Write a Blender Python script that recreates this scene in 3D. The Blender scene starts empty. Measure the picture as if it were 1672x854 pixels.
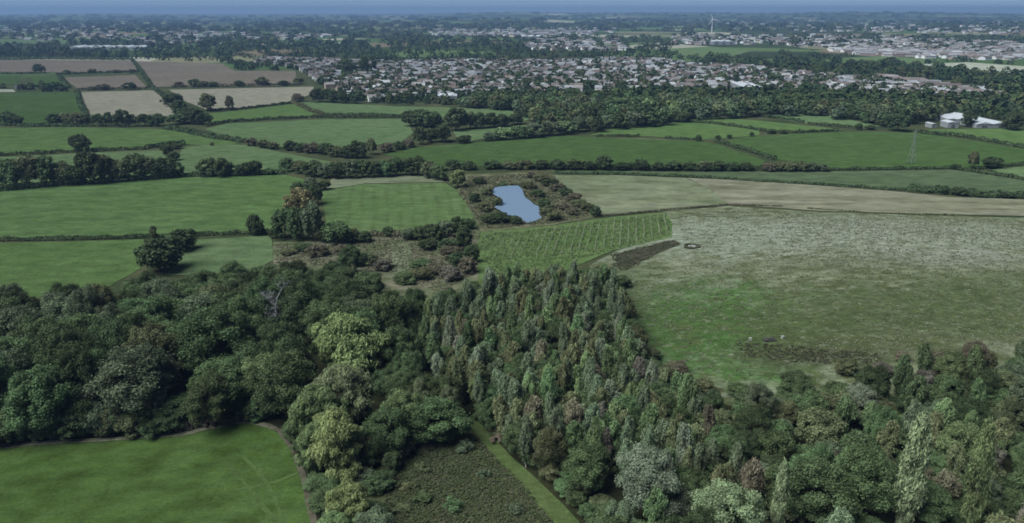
import bpy, math, random
import numpy as np
from mathutils import Vector
from mathutils.geometry import delaunay_2d_cdt

random.seed(7)
RNG = np.random.default_rng(11)
SC = bpy.context.scene
COL = SC.collection
R = math.radians

# ------------------------------------------------------------------ camera
CAM_H = 90.0
F = 1312.0                       # focal length in photo pixels (photo is 1672 x 854)
PITCH = math.atan((427 - 18) / F)
cam_d = bpy.data.cameras.new('camera')
cam_d.sensor_fit = 'HORIZONTAL'
cam_d.sensor_width = 36.0
cam_d.lens = F * 36.0 / 1672.0
cam_d.clip_start = 1.0
cam_d.clip_end = 80000.0
cam = bpy.data.objects.new('camera', cam_d)
COL.objects.link(cam)
cam.location = (0, 0, CAM_H)
cam.rotation_euler = (math.pi / 2 - PITCH, 0, 0)
SC.camera = cam

# ------------------------------------------------------------------ sky and sun
SUN_EL, SUN_AZ = R(54), R(-118)   # azimuth measured from +Y towards +X
world = bpy.data.worlds.new('World')
SC.world = world
world.use_nodes = True
wn = world.node_tree.nodes
wl = world.node_tree.links
bg = wn['Background']
sky = wn.new('ShaderNodeTexSky')
sky.sky_type = 'NISHITA'
sky.sun_disc = False
sky.sun_elevation = SUN_EL
sky.sun_rotation = SUN_AZ
sky.air_density = 0.35
sky.dust_density = 0.0
sky.ozone_density = 4.0
wl.new(sky.outputs[0], bg.inputs[0])
bg.inputs[1].default_value = 0.05
sun_d = bpy.data.lights.new('sun', 'SUN')
sun_d.energy = 4.5
sun_d.angle = R(50)
sun_d.color = (1.0, 1.0, 0.95)
sun = bpy.data.objects.new('sun', sun_d)
COL.objects.link(sun)
sd = Vector((math.sin(SUN_AZ) * math.cos(SUN_EL), math.cos(SUN_AZ) * math.cos(SUN_EL), math.sin(SUN_EL)))
sun.rotation_euler = sd.to_track_quat('Z', 'Y').to_euler()

SC.view_settings.view_transform = 'Standard'
SC.view_settings.look = 'None'
SC.view_settings.exposure = 0.56
SC.view_settings.gamma = 1.0
SC.render.engine = 'CYCLES'
SC.cycles.use_denoising = True
SC.cycles.max_bounces = 5
SC.cycles.diffuse_bounces = 3
SC.cycles.glossy_bounces = 2
SC.cycles.transmission_bounces = 2
SC.cycles.volume_bounces = 0
SC.cycles.pixel_filter_type = 'BLACKMAN_HARRIS'
SC.cycles.filter_width = 1.7

# ------------------------------------------------------------------ terrain
def sstep(a, b, v):
    t = np.clip((v - a) / (b - a), 0, 1)
    return t * t * (3 - 2 * t)

def terrain(x, y):
    x = np.asarray(x, float); y = np.asarray(y, float)
    und = 0.9 * np.sin(x / 210 + 0.7) * np.cos(y / 260) + 0.5 * np.sin((x + y) / 120)
    und = und * (1 - np.exp(-(((x - 5) / 45) ** 2 + ((y - 318) / 60) ** 2)))
    z = und
    z = z + 12.0 * np.exp(-(((x - 140) / 105) ** 2 + ((y - 262) / 78) ** 2))
    r = np.hypot(x, y)
    a = np.arctan2(x, y)
    hill = 34 + 15 * np.sin(a * 5.3 + 0.6) + 11 * np.sin(a * 13.1 + 1.1) + 7 * np.sin(a * 29 + 2) + 22 * np.exp(-((a - 0.36) / 0.16) ** 2)
    z = z + hill * sstep(7800, 11500, r)
    z = z + 6 * sstep(1500, 4000, r) * np.sin(x / 640 + 1) * np.sin(y / 830)
    z = z + 26 * np.exp(-((r - 6600 - 500 * np.sin(a * 7)) / 700) ** 2) * (0.5 + 0.5 * np.sin(a * 9 + 1.7))
    return z

CP, SP = math.cos(PITCH), math.sin(PITCH)

def at(px, py, h=0.0):
    """ground point (x, y, z) seen at a photo pixel, or the point h metres above ground"""
    dx, dyc = (px - 836) / F, -(py - 427) / F
    d = (dx, CP + dyc * SP, -SP + dyc * CP)
    t = (CAM_H - h) / -d[2]
    for _ in range(14):
        zz = float(terrain(d[0] * t, d[1] * t)) + h
        t = t * 0.3 + 0.7 * (CAM_H - zz) / -d[2]
    return d[0] * t, d[1] * t, float(terrain(d[0] * t, d[1] * t))

def project(x, y, z):
    dz = z - CAM_H
    depth = y * CP - dz * SP
    up = y * SP + dz * CP
    return 836 + F * x / depth, 427 - F * up / depth, depth

def depth_at(x, y, z=0.0):
    return y * CP - (z - CAM_H) * SP

def inside(poly, x, y):
    c = False
    n = len(poly)
    for i in range(n):
        x1, y1 = poly[i]; x2, y2 = poly[i - 1]
        if (y1 > y) != (y2 > y) and x < (x2 - x1) * (y - y1) / (y2 - y1) + x1:
            c = not c
    return c

def inside_np(poly, x, y):
    x = np.asarray(x, float); y = np.asarray(y, float)
    c = np.zeros(x.shape, bool)
    for i in range(len(poly)):
        x1, y1 = poly[i]; x2, y2 = poly[i - 1]
        if y1 != y2:
            c ^= ((y1 > y) != (y2 > y)) & (x < (x2 - x1) * (y - y1) / (y2 - y1) + x1)
    return c

# ------------------------------------------------------------------ materials
def new_mat(name):
    m = bpy.data.materials.new(name)
    m.use_nodes = True
    nt = m.node_tree
    for n in list(nt.nodes):
        nt.nodes.remove(n)
    out = nt.nodes.new('ShaderNodeOutputMaterial')
    return m, nt, out

def N(nt, t, **kw):
    n = nt.nodes.new(t)
    for k, v in kw.items():
        setattr(n, k, v)
    return n

def L(nt, a, b):
    nt.links.new(a, b)

def mixc(nt, fac, a, b, mode='MIX'):
    n = N(nt, 'ShaderNodeMix', data_type='RGBA', blend_type=mode)
    for sock, v in ((n.inputs[0], fac), (n.inputs[6], a), (n.inputs[7], b)):
        if hasattr(v, 'links') or hasattr(v, 'is_output'):
            L(nt, v, sock)
        elif isinstance(v, (int, float)):
            sock.default_value = v
        else:
            sock.default_value = (*v, 1)
    return n.outputs[2]

def math_n(nt, op, a, b=None):
    n = N(nt, 'ShaderNodeMath', operation=op)
    for i, v in enumerate((a, b)):
        if v is None:
            continue
        if hasattr(v, 'is_output'):
            L(nt, v, n.inputs[i])
        else:
            n.inputs[i].default_value = v
    return n.outputs[0]

def maprange(nt, v, a, b, c=0.0, d=1.0):
    n = N(nt, 'ShaderNodeMapRange')
    L(nt, v, n.inputs[0])
    for i, k in enumerate((a, b, c, d)):
        n.inputs[i + 1].default_value = k
    return n.outputs[0]

def noise(nt, vec, scale, detail=3.0, rough=0.55):
    n = N(nt, 'ShaderNodeTexNoise')
    n.inputs['Scale'].default_value = scale
    n.inputs['Detail'].default_value = detail
    n.inputs['Roughness'].default_value = rough
    L(nt, vec, n.inputs['Vector'])
    return n.outputs['Fac']

def stretch(nt, vec, s, ang=0.0):
    n = N(nt, 'ShaderNodeMapping')
    n.inputs['Scale'].default_value = s
    n.inputs['Rotation'].default_value = (0, 0, ang)
    L(nt, vec, n.inputs['Vector'])
    return n.outputs[0]

def field_mat(name, c1, c2, c3=None, big=0.012, mid=0.09, fine=0.9, stripe=None, bump=0.4, spots=0.5, aniso=None, lo=0.42, hi=0.62):
    """c1/c2 large patches, c3 mid-size mottling; stripe = (angle, spacing, strength, colour)"""
    dim = lambda c: None if c is None else tuple(k * 0.69 for k in c)
    c1, c2, c3 = dim(c1), dim(c2), dim(c3)
    if stripe:
        stripe = (*stripe[:3], dim(stripe[3]))
    m, nt, out = new_mat(name)
    tc = N(nt, 'ShaderNodeTexCoord').outputs['Object']
    v = stretch(nt, tc, aniso[0], aniso[1]) if aniso else tc
    f1 = maprange(nt, noise(nt, v, big, 3), lo - 0.06, hi + 0.06)
    col = mixc(nt, f1, c1, c2)
    if c3 is not None:
        f2 = maprange(nt, noise(nt, v, mid, 4, 0.6), lo + 0.04, hi + 0.04)
        col = mixc(nt, math_n(nt, 'MULTIPLY', f2, spots), col, c3)
    if stripe:
        ang, spc, stren, scol = stripe
        sx = N(nt, 'ShaderNodeSeparateXYZ')
        wob = N(nt, 'ShaderNodeVectorMath', operation='ADD')
        L(nt, stretch(nt, tc, (1, 1, 1), ang), wob.inputs[0])
        nz = N(nt, 'ShaderNodeTexNoise'); nz.inputs['Scale'].default_value = 0.02
        L(nt, tc, nz.inputs['Vector'])
        sc_ = N(nt, 'ShaderNodeVectorMath', operation='SCALE'); sc_.inputs['Scale'].default_value = spc * 0.8
        L(nt, nz.outputs['Color'], sc_.inputs[0]); L(nt, sc_.outputs[0], wob.inputs[1])
        L(nt, wob.outputs[0], sx.inputs[0])
        w = math_n(nt, 'SINE', math_n(nt, 'MULTIPLY', sx.outputs[0], 2 * math.pi / spc))
        w = maprange(nt, w, -0.2, 1.0)
        brk = maprange(nt, noise(nt, tc, 0.05, 2), 0.3, 0.6)
        col = mixc(nt, math_n(nt, 'MULTIPLY', math_n(nt, 'MULTIPLY', w, brk), stren), col, scol)
    fg = noise(nt, v, fine, 5, 0.65)
    fv = maprange(nt, fg, 0.25, 0.75, 0.72, 1.28)
    vm = N(nt, 'ShaderNodeVectorMath', operation='SCALE')
    mv = maprange(nt, noise(nt, stretch(nt, tc, (0.55, 1, 1), 0.15), mid * 1.9, 5, 0.62), 0.3, 0.7, 0.74, 1.26)
    L(nt, col, vm.inputs[0]); L(nt, math_n(nt, 'MULTIPLY', fv, mv), vm.inputs['Scale'])
    b = N(nt, 'ShaderNodeBsdfDiffuse')
    b.inputs['Roughness'].default_value = 0.6
    L(nt, vm.outputs[0], b.inputs[0])
    if bump:
        bp = N(nt, 'ShaderNodeBump')
        bp.inputs['Strength'].default_value = bump
        bp.inputs['Distance'].default_value = 0.5
        L(nt, fg, bp.inputs['Height'])
        L(nt, bp.outputs[0], b.inputs['Normal'])
    L(nt, b.outputs[0], out.inputs[0])
    return m

def foliage_mat():
    m, nt, out = new_mat('foliage')
    oi = N(nt, 'ShaderNodeObjectInfo')
    at_ = N(nt, 'ShaderNodeAttribute', attribute_name='tint')
    k = maprange(nt, at_.outputs['Fac'], 0, 1, 0.55, 1.5)
    vm = N(nt, 'ShaderNodeVectorMath', operation='SCALE')
    L(nt, oi.outputs['Color'], vm.inputs[0]); L(nt, k, vm.inputs['Scale'])
    hs = N(nt, 'ShaderNodeHueSaturation')
    L(nt, vm.outputs[0], hs.inputs['Color'])
    L(nt, maprange(nt, oi.outputs['Random'], 0, 1, 0.485, 0.52), hs.inputs['Hue'])
    L(nt, maprange(nt, oi.outputs['Random'], 0, 1, 0.85, 1.15), hs.inputs['Value'])
    d = N(nt, 'ShaderNodeBsdfDiffuse'); L(nt, hs.outputs[0], d.inputs[0])
    t = N(nt, 'ShaderNodeBsdfTranslucent'); L(nt, hs.outputs[0], t.inputs[0])
    mx = N(nt, 'ShaderNodeMixShader'); mx.inputs[0].default_value = 0.22
    L(nt, d.outputs[0], mx.inputs[1]); L(nt, t.outputs[0], mx.inputs[2])
    L(nt, mx.outputs[0], out.inputs[0])
    return m

def attr_mat(name, rough=0.8):
    """colour from the per-face attribute 'col'"""
    m, nt, out = new_mat(name)
    a = N(nt, 'ShaderNodeAttribute', attribute_name='col')
    b = N(nt, 'ShaderNodeBsdfDiffuse'); b.inputs['Roughness'].default_value = rough
    L(nt, a.outputs['Color'], b.inputs[0])
    L(nt, b.outputs[0], out.inputs[0])
    return m

def obj_mat(name, scale=0.6, lo=0.8, hi=1.15):
    """object colour with slight mottling"""
    m, nt, out = new_mat(name)
    oi = N(nt, 'ShaderNodeObjectInfo')
    tc = N(nt, 'ShaderNodeTexCoord').outputs['Object']
    k = maprange(nt, noise(nt, tc, scale, 4), 0.3, 0.7, lo, hi)
    vm = N(nt, 'ShaderNodeVectorMath', operation='SCALE')
    L(nt, oi.outputs['Color'], vm.inputs[0]); L(nt, k, vm.inputs['Scale'])
    b = N(nt, 'ShaderNodeBsdfDiffuse')
    L(nt, vm.outputs[0], b.inputs[0]); L(nt, b.outputs[0], out.inputs[0])
    return m

def paint_mat(name, c, rough=0.5, scale=0.4):
    m, nt, out = new_mat(name)
    tc = N(nt, 'ShaderNodeTexCoord').outputs['Object']
    k = maprange(nt, noise(nt, tc, scale, 4), 0.3, 0.7, 0.88, 1.06)
    vm = N(nt, 'ShaderNodeVectorMath', operation='SCALE')
    vm.inputs[0].default_value = c; L(nt, k, vm.inputs['Scale'])
    b = N(nt, 'ShaderNodeBsdfPrincipled')
    b.inputs['Roughness'].default_value = rough
    b.inputs['Specular IOR Level'].default_value = 0.2
    L(nt, vm.outputs[0], b.inputs['Base Color']); L(nt, b.outputs[0], out.inputs[0])
    return m

M_FOL = foliage_mat()
M_BARK = obj_mat('bark', 1.5, 0.6, 1.3)
M_OBJ = obj_mat('painted surface')
M_COL = attr_mat('mixed surface')

# ground: near rough grass, far patchwork too distant to tell pieces apart
def ground_mat():
    m, nt, out = new_mat('countryside')
    tc = N(nt, 'ShaderNodeTexCoord').outputs['Object']
    near = mixc(nt, maprange(nt, noise(nt, tc, 0.03, 4), 0.4, 0.6), (0.028, 0.041, 0.019), (0.052, 0.059, 0.031))
    vo = N(nt, 'ShaderNodeTexVoronoi'); vo.inputs['Scale'].default_value = 0.0042
    nz = N(nt, 'ShaderNodeTexNoise'); nz.inputs['Scale'].default_value = 0.003
    L(nt, tc, nz.inputs['Vector'])
    sc_ = N(nt, 'ShaderNodeVectorMath', operation='SCALE'); sc_.inputs['Scale'].default_value = 150
    L(nt, nz.outputs['Color'], sc_.inputs[0])
    ad = N(nt, 'ShaderNodeVectorMath', operation='ADD')
    L(nt, stretch(nt, tc, (1, 0.8, 1)), ad.inputs[0]); L(nt, sc_.outputs[0], ad.inputs[1])
    L(nt, ad.outputs[0], vo.inputs['Vector'])
    sp = N(nt, 'ShaderNodeSeparateColor'); L(nt, vo.outputs['Color'], sp.inputs[0])
    rp = N(nt, 'ShaderNodeValToRGB')
    rp.color_ramp.interpolation = 'CONSTANT'
    els = rp.color_ramp.elements
    els[0].position = 0; els[0].color = (0.031, 0.048, 0.021, 1)
    els[1].position = 0.3; els[1].color = (0.048, 0.086, 0.031, 1)
    for p, c in ((0.5, (0.069, 0.110, 0.045)), (0.64, (0.028, 0.041, 0.021)), (0.8, (0.131, 0.138, 0.083)), (0.9, (0.117, 0.100, 0.069)), (0.96, (0.228, 0.235, 0.193))):
        e = els.new(p); e.color = (*c, 1)
    L(nt, sp.outputs[0], rp.inputs[0])
    ln = N(nt, 'ShaderNodeVectorMath', operation='LENGTH'); L(nt, tc, ln.inputs[0])
    f = maprange(nt, ln.outputs['Value'], 1250, 1500)
    col = mixc(nt, f, near, rp.outputs[0])
    k = maprange(nt, noise(nt, tc, 0.7, 4), 0.3, 0.7, 0.75, 1.25)
    vm = N(nt, 'ShaderNodeVectorMath', operation='SCALE'); L(nt, col, vm.inputs[0]); L(nt, k, vm.inputs['Scale'])
    b = N(nt, 'ShaderNodeBsdfDiffuse'); L(nt, vm.outputs[0], b.inputs[0])
    L(nt, b.outputs[0], out.inputs[0])
    return m

# ------------------------------------------------------------------ mesh helpers
def mesh_np(name, verts, quads=None, tris=None, mat=None, tint=None, col=None):
    verts = np.asarray(verts, np.float32)
    me = bpy.data.meshes.new(name)
    loops, starts, n = [], [], 0
    if quads is not None and len(quads):
        q = np.asarray(quads, np.int32)
        loops.append(q.ravel()); starts.append(np.arange(len(q)) * 4); n += len(q) * 4
    if tris is not None and len(tris):
        t = np.asarray(tris, np.int32)
        loops.append(t.ravel()); starts.append(n + np.arange(len(t)) * 3); n += len(t) * 3
    lp = np.concatenate(loops).astype(np.int32); st = np.concatenate(starts).astype(np.int32)
    me.vertices.add(len(verts)); me.vertices.foreach_set('co', verts.ravel())
    me.loops.add(len(lp)); me.loops.foreach_set('vertex_index', lp)
    me.polygons.add(len(st)); me.polygons.foreach_set('loop_start', st)
    me.update(calc_edges=True)
    if tint is not None:
        a = me.attributes.new('tint', 'FLOAT', 'FACE'); a.data.foreach_set('value', np.asarray(tint, np.float32))
    if col is not None:
        c = np.asarray(col, np.float32)
        if c.shape[1] == 3:
            c = np.hstack([c, np.ones((len(c), 1), np.float32)])
        a = me.attributes.new('col', 'FLOAT_COLOR', 'FACE'); a.data.foreach_set('color', c.ravel())
    if mat:
        me.materials.append(mat)
    return me

def link(name, me, parent=None, color=None, loc=None):
    o = bpy.data.objects.new(name, me)
    COL.objects.link(o)
    if parent:
        o.parent = parent
    if color is not None:
        o.color = (*color, 1)
    if loc is not None:
        o.location = loc
    return o

class Solid:
    """collects boxes, tubes and prisms into one mesh"""
    def __init__(s):
        s.v, s.f, s.c = [], [], []
    def add(s, vs, fs, col=None):
        b = len(s.v)
        s.v += [tuple(v) for v in vs]
        s.f += [tuple(i + b for i in f) for f in fs]
        if col is not None:
            s.c += [col] * len(fs)
    def box(s, c, size, rot=0.0, col=None):
        hx, hy, hz = (k / 2 for k in size)
        ca, sa = math.cos(rot), math.sin(rot)
        vs = [(c[0] + x * ca - y * sa, c[1] + x * sa + y * ca, c[2] + z) for z in (-hz, hz) for x, y in ((-hx, -hy), (hx, -hy), (hx, hy), (-hx, hy))]
        s.add(vs, [(3, 2, 1, 0), (4, 5, 6, 7), (0, 1, 5, 4), (1, 2, 6, 5), (2, 3, 7, 6), (3, 0, 4, 7)], col)
    def tube(s, a, b, ra, rb, n=6, col=None):
        a, b = Vector(a), Vector(b)
        d = (b - a).normalized()
        u = d.orthogonal().normalized(); w = d.cross(u)
        vs = []
        for p, r in ((a, ra), (b, rb)):
            for i in range(n):
                t = 2 * math.pi * i / n
                vs.append(p + u * (r * math.cos(t)) + w * (r * math.sin(t)))
        fs = [(i, (i + 1) % n, n + (i + 1) % n, n + i) for i in range(n)] + [tuple(range(n - 1, -1, -1)), tuple(range(n, 2 * n))]
        s.add(vs, fs, col)
    def mesh(s, name, mat):
        me = bpy.data.meshes.new(name)
        me.from_pydata(s.v, [], s.f)
        me.update()
        if s.c:
            a = me.attributes.new('col', 'FLOAT_COLOR', 'FACE')
            a.data.foreach_set('color', np.array([(*c, 1) for c in s.c], np.float32).ravel())
        me.materials.append(mat)
        return me

ORD = ['', 'first', 'second', 'third', 'fourth', 'fifth', 'sixth', 'seventh', 'eighth', 'ninth', 'tenth', 'eleventh', 'twelfth', 'thirteenth', 'fourteenth', 'fifteenth', 'sixteenth', 'seventeenth', 'eighteenth', 'nineteenth']
for _t, _e in (('twenty', 'twentieth'), ('thirty', 'thirtieth'), ('forty', 'fortieth'), ('fifty', 'fiftieth')):
    ORD += [_e] + [f'{_t}-{ORD[k]}' for k in range(1, 10)]
LABELLED = []

def nth(k):
    if k < len(ORD):
        return ORD[k]
    return f'{k}' + ('th' if 10 <= k % 100 <= 20 else {1: 'st', 2: 'nd', 3: 'rd'}.get(k % 10, 'th'))

def tag(o, label, cat, group=None, kind=None):
    o['label'] = label
    if cat:
        o['category'] = cat
    if group:
        o['group'] = group
    if kind:
        o['kind'] = kind
    return o

def tag_auto(o, label, cat, group, sx):
    """label shared by look-alikes until finish_labels() adds the order along the picture"""
    tag(o, label, cat, group)
    LABELLED.append((o, label, sx))

def finish_labels():
    by = {}
    for o, l, sx in LABELLED:
        by.setdefault(l, []).append((sx, o))
    for l, lst in by.items():
        if len(lst) == 1:
            continue
        lst.sort(key=lambda t: t[0])
        n = len(lst)
        for i, (sx, o) in enumerate(lst, 1):
            if i <= (n + 1) // 2:
                k, side = i, 'left'
            else:
                k, side = n - i + 1, 'right'
            w = 'first' if k == 1 else (ORD[k] if k < len(ORD) else f'{k}th')
            if k >= len(ORD):
                suf = 'th' if 10 <= k % 100 <= 20 else {1: 'st', 2: 'nd', 3: 'rd'}.get(k % 10, 'th')
                w = f'{k}{suf}'
            o['label'] = f'{l}, {w} from {side}'

# ------------------------------------------------------------------ ground sheet
def build_ground():
    nr, na = 230, 300
    rs = np.concatenate([[0.0], np.geomspace(4, 24000, nr)])
    an = np.linspace(0, 2 * math.pi, na, endpoint=False)
    rr, aa = np.meshgrid(rs[1:], an, indexing='ij')
    x = (rr * np.sin(aa)).ravel(); y = (rr * np.cos(aa)).ravel()
    x = np.concatenate([[0], x]); y = np.concatenate([[0], y])
    z = terrain(x, y)
    i, j = np.meshgrid(np.arange(nr - 1), np.arange(na), indexing='ij')
    a = 1 + i * na + j; b = 1 + i * na + (j + 1) % na
    q = np.stack([a, b, b + na, a + na], -1).reshape(-1, 4)[:, ::-1]
    t = np.stack([np.zeros(na, int), 1 + (np.arange(na) + 1) % na, 1 + np.arange(na)], -1)[:, ::-1]
    me = mesh_np('ground', np.stack([x, y, z], -1), q, t, ground_mat())
    for p in me.polygons:
        p.use_smooth = True
    o = link('ground', me)
    o['kind'] = 'structure'; o['label'] = 'countryside ground running out to the low hills'
build_ground()

# ------------------------------------------------------------------ field sheets
def sheet_mesh(name, xy, off, mat, step=None):
    pts = []
    n = len(xy)
    per = sum(math.dist(xy[i], xy[i - 1]) for i in range(n))
    step = step or max(4.0, per / 90)
    for i in range(n):
        a, b = xy[i], xy[(i + 1) % n]
        k = max(1, int(math.dist(a, b) / step))
        for j in range(k):
            t = j / k
            jit = 0.0 if j == 0 else step * 0.05
            pts.append((a[0] + (b[0] - a[0]) * t + random.uniform(-jit, jit), a[1] + (b[1] - a[1]) * t + random.uniform(-jit, jit)))
    m = len(pts)
    poly = list(pts)
    edges = [(i, (i + 1) % m) for i in range(m)]
    xs = [p[0] for p in poly]; ys = [p[1] for p in poly]
    gx = np.arange(min(xs), max(xs), step); gy = np.arange(min(ys), max(ys), step)
    A_, B_ = (k.ravel() for k in np.meshgrid(gx, gy))
    e = step * .4
    ok = inside_np(poly, A_, B_) & inside_np(poly, A_ + e, B_) & inside_np(poly, A_ - e, B_) & inside_np(poly, A_, B_ + e) & inside_np(poly, A_, B_ - e)
    pts += list(zip(A_[ok].tolist(), B_[ok].tolist()))
    r = delaunay_2d_cdt([Vector(p) for p in pts], edges, [], 1, 1e-4)
    co = np.array([(v.x, v.y) for v in r[0]])
    z = terrain(co[:, 0], co[:, 1]) + off
    tris = []
    for f in r[2]:
        if len(f) >= 3:
            a, b, c = (co[i] for i in f[:3])
            s = (b[0] - a[0]) * (c[1] - a[1]) - (b[1] - a[1]) * (c[0] - a[0])
            tris.append(tuple(f[:3]) if s > 0 else tuple(f[:3])[::-1])
    me = mesh_np(name, np.column_stack([co, z]), None, tris, mat)
    return me

def field(name, px, mat, off=0.14, label=None, step=None, parent=None):
    xy = [at(*p)[:2] for p in px]
    o = link(name, sheet_mesh(name, xy, off, mat, step), parent)
    if not parent:
        o['kind'] = 'structure'
    if label:
        o['label'] = label
    return o

G1, G2, G3 = (0.084, 0.146, 0.05), (0.10, 0.162, 0.06), (0.066, 0.12, 0.036)
M_G = field_mat('pasture', G1, G2, G3)
M_GL = field_mat('pale pasture', (0.10, 0.16, 0.075), (0.12, 0.175, 0.085), (0.08, 0.14, 0.055), stripe=(0.35, 9, 0.25, (0.085, 0.14, 0.06)))
M_GB = field_mat('bright pasture', (0.053, 0.10, 0.03), (0.067, 0.115, 0.04), (0.043, 0.082, 0.025), stripe=(1.4, 22, 0.3, (0.06, 0.088, 0.04)))
M_GO = field_mat('large pasture', (0.09, 0.155, 0.055), (0.104, 0.17, 0.068), (0.066, 0.122, 0.036), aniso=((0.4, 1, 1), 0.2), stripe=(1.25, 26, 0.4, (0.065, 0.125, 0.045)))
M_GS = field_mat('drilled pasture', (0.095, 0.155, 0.06), (0.115, 0.17, 0.075), (0.075, 0.14, 0.045), stripe=(-0.14, 6, 0.7, (0.078, 0.12, 0.045)))
M_NEAR = field_mat('near pasture', (0.066, 0.12, 0.03), (0.082, 0.134, 0.042), (0.048, 0.08, 0.02), big=0.03, mid=0.14, fine=1.4, spots=0.9, stripe=(0.75, 6.5, 0.18, (0.075, 0.135, 0.06)))
M_BR = field_mat('ploughed soil', (0.15, 0.135, 0.112), (0.18, 0.163, 0.135), (0.125, 0.108, 0.085), stripe=(-0.3, 11, 0.3, (0.18, 0.16, 0.13)))
M_BP = field_mat('stubble', (0.24, 0.24, 0.19), (0.26, 0.26, 0.205), (0.205, 0.205, 0.155), stripe=(0.5, 9, 0.3, (0.23, 0.23, 0.18)))
M_ROUGH = field_mat('rough hill grass', (0.125, 0.155, 0.085), (0.22, 0.25, 0.185), (0.07, 0.085, 0.036), big=0.02, mid=0.22, fine=0.8, spots=0.9, bump=0.9, aniso=((0.6, 1, 1), 0.1), lo=0.40, hi=0.56)
def hill_patch_shade_mat():  # grass colour patches, plus dome shading painted as pale top and darker lower slope
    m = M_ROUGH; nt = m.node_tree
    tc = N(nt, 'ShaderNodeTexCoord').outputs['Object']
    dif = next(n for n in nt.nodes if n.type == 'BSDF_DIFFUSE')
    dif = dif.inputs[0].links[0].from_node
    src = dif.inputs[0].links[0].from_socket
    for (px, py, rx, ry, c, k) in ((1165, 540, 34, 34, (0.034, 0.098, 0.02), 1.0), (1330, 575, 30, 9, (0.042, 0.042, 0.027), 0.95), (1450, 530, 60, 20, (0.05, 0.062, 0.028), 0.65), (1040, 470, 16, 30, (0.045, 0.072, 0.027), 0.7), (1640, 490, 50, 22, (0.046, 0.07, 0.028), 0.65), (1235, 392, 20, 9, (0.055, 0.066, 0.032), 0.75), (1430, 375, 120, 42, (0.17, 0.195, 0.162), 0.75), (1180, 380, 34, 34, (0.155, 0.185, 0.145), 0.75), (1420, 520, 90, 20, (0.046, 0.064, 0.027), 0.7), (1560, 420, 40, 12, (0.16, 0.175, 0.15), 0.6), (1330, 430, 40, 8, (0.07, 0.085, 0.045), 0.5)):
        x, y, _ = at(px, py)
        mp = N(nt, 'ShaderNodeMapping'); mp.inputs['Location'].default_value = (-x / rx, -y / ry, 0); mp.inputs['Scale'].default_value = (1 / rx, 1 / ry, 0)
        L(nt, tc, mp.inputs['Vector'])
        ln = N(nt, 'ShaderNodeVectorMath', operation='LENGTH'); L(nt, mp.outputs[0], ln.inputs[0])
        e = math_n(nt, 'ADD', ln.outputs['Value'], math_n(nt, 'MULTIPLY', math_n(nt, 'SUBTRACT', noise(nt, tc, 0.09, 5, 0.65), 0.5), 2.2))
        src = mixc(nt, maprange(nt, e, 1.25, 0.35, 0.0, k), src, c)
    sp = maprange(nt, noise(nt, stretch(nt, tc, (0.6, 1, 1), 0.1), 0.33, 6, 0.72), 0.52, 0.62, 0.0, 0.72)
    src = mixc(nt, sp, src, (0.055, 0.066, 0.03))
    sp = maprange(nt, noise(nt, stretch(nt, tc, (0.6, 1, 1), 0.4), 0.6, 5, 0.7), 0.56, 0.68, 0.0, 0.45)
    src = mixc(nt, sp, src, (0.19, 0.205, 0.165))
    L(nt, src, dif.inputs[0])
hill_patch_shade_mat()
M_PALE = field_mat('pale dry grass', (0.14, 0.175, 0.105), (0.195, 0.22, 0.15), (0.10, 0.125, 0.065), big=0.02, mid=0.07, fine=0.6, spots=0.8, aniso=((0.4, 1, 1), -0.3))
M_PINK = field_mat('brown seeding grass', (0.17, 0.18, 0.125), (0.215, 0.22, 0.165), (0.10, 0.10, 0.058), big=0.02, mid=0.06, fine=0.6, spots=0.85, aniso=((0.3, 1, 1), 0.05))
M_SAP = field_mat('sapling grass', (0.085, 0.145, 0.05), (0.12, 0.17, 0.075), (0.065, 0.11, 0.035), big=0.04, mid=0.2, fine=1.0, spots=0.7)
M_SCRUBG = field_mat('scrubby ground', (0.115, 0.14, 0.075), (0.185, 0.18, 0.13), (0.075, 0.092, 0.045), big=0.06, mid=0.2, fine=1.2, spots=0.9, bump=0.8)
M_BANK = field_mat('bank scrub ground', (0.12, 0.135, 0.075), (0.165, 0.165, 0.11), (0.06, 0.075, 0.035), big=0.05, mid=0.16, fine=1.0, spots=0.9, bump=0.8)
M_DIRT = field_mat('bare dark soil', (0.05, 0.054, 0.038), (0.075, 0.074, 0.055), (0.04, 0.045, 0.026), big=0.08, mid=0.3, fine=1.2)
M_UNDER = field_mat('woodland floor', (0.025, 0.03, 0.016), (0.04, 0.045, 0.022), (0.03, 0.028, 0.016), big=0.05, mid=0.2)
M_BRAMBLE = field_mat('bramble ground', (0.075, 0.10, 0.045), (0.11, 0.115, 0.065), (0.085, 0.08, 0.05), big=0.09, mid=0.35, fine=1.6, spots=0.7, bump=0.9)
M_PATH = field_mat('mown path', (0.078, 0.12, 0.043), (0.092, 0.13, 0.05), (0.066, 0.092, 0.036), big=0.1, mid=0.4, fine=2.0, spots=0.5)
M_MARGIN = field_mat('dry field margin', (0.15, 0.16, 0.11), (0.19, 0.19, 0.14), (0.1, 0.115, 0.065), big=0.1, mid=0.4, fine=1.5)
M_TRACK = field_mat('trodden track', (0.11, 0.105, 0.08), (0.13, 0.125, 0.09), (0.07, 0.08, 0.045), big=0.1, mid=0.4, fine=1.5)
M_WHITEG = field_mat('pale far field', (0.30, 0.33, 0.27), (0.36, 0.39, 0.33), (0.25, 0.28, 0.22), big=0.006, mid=0.03)

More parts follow.
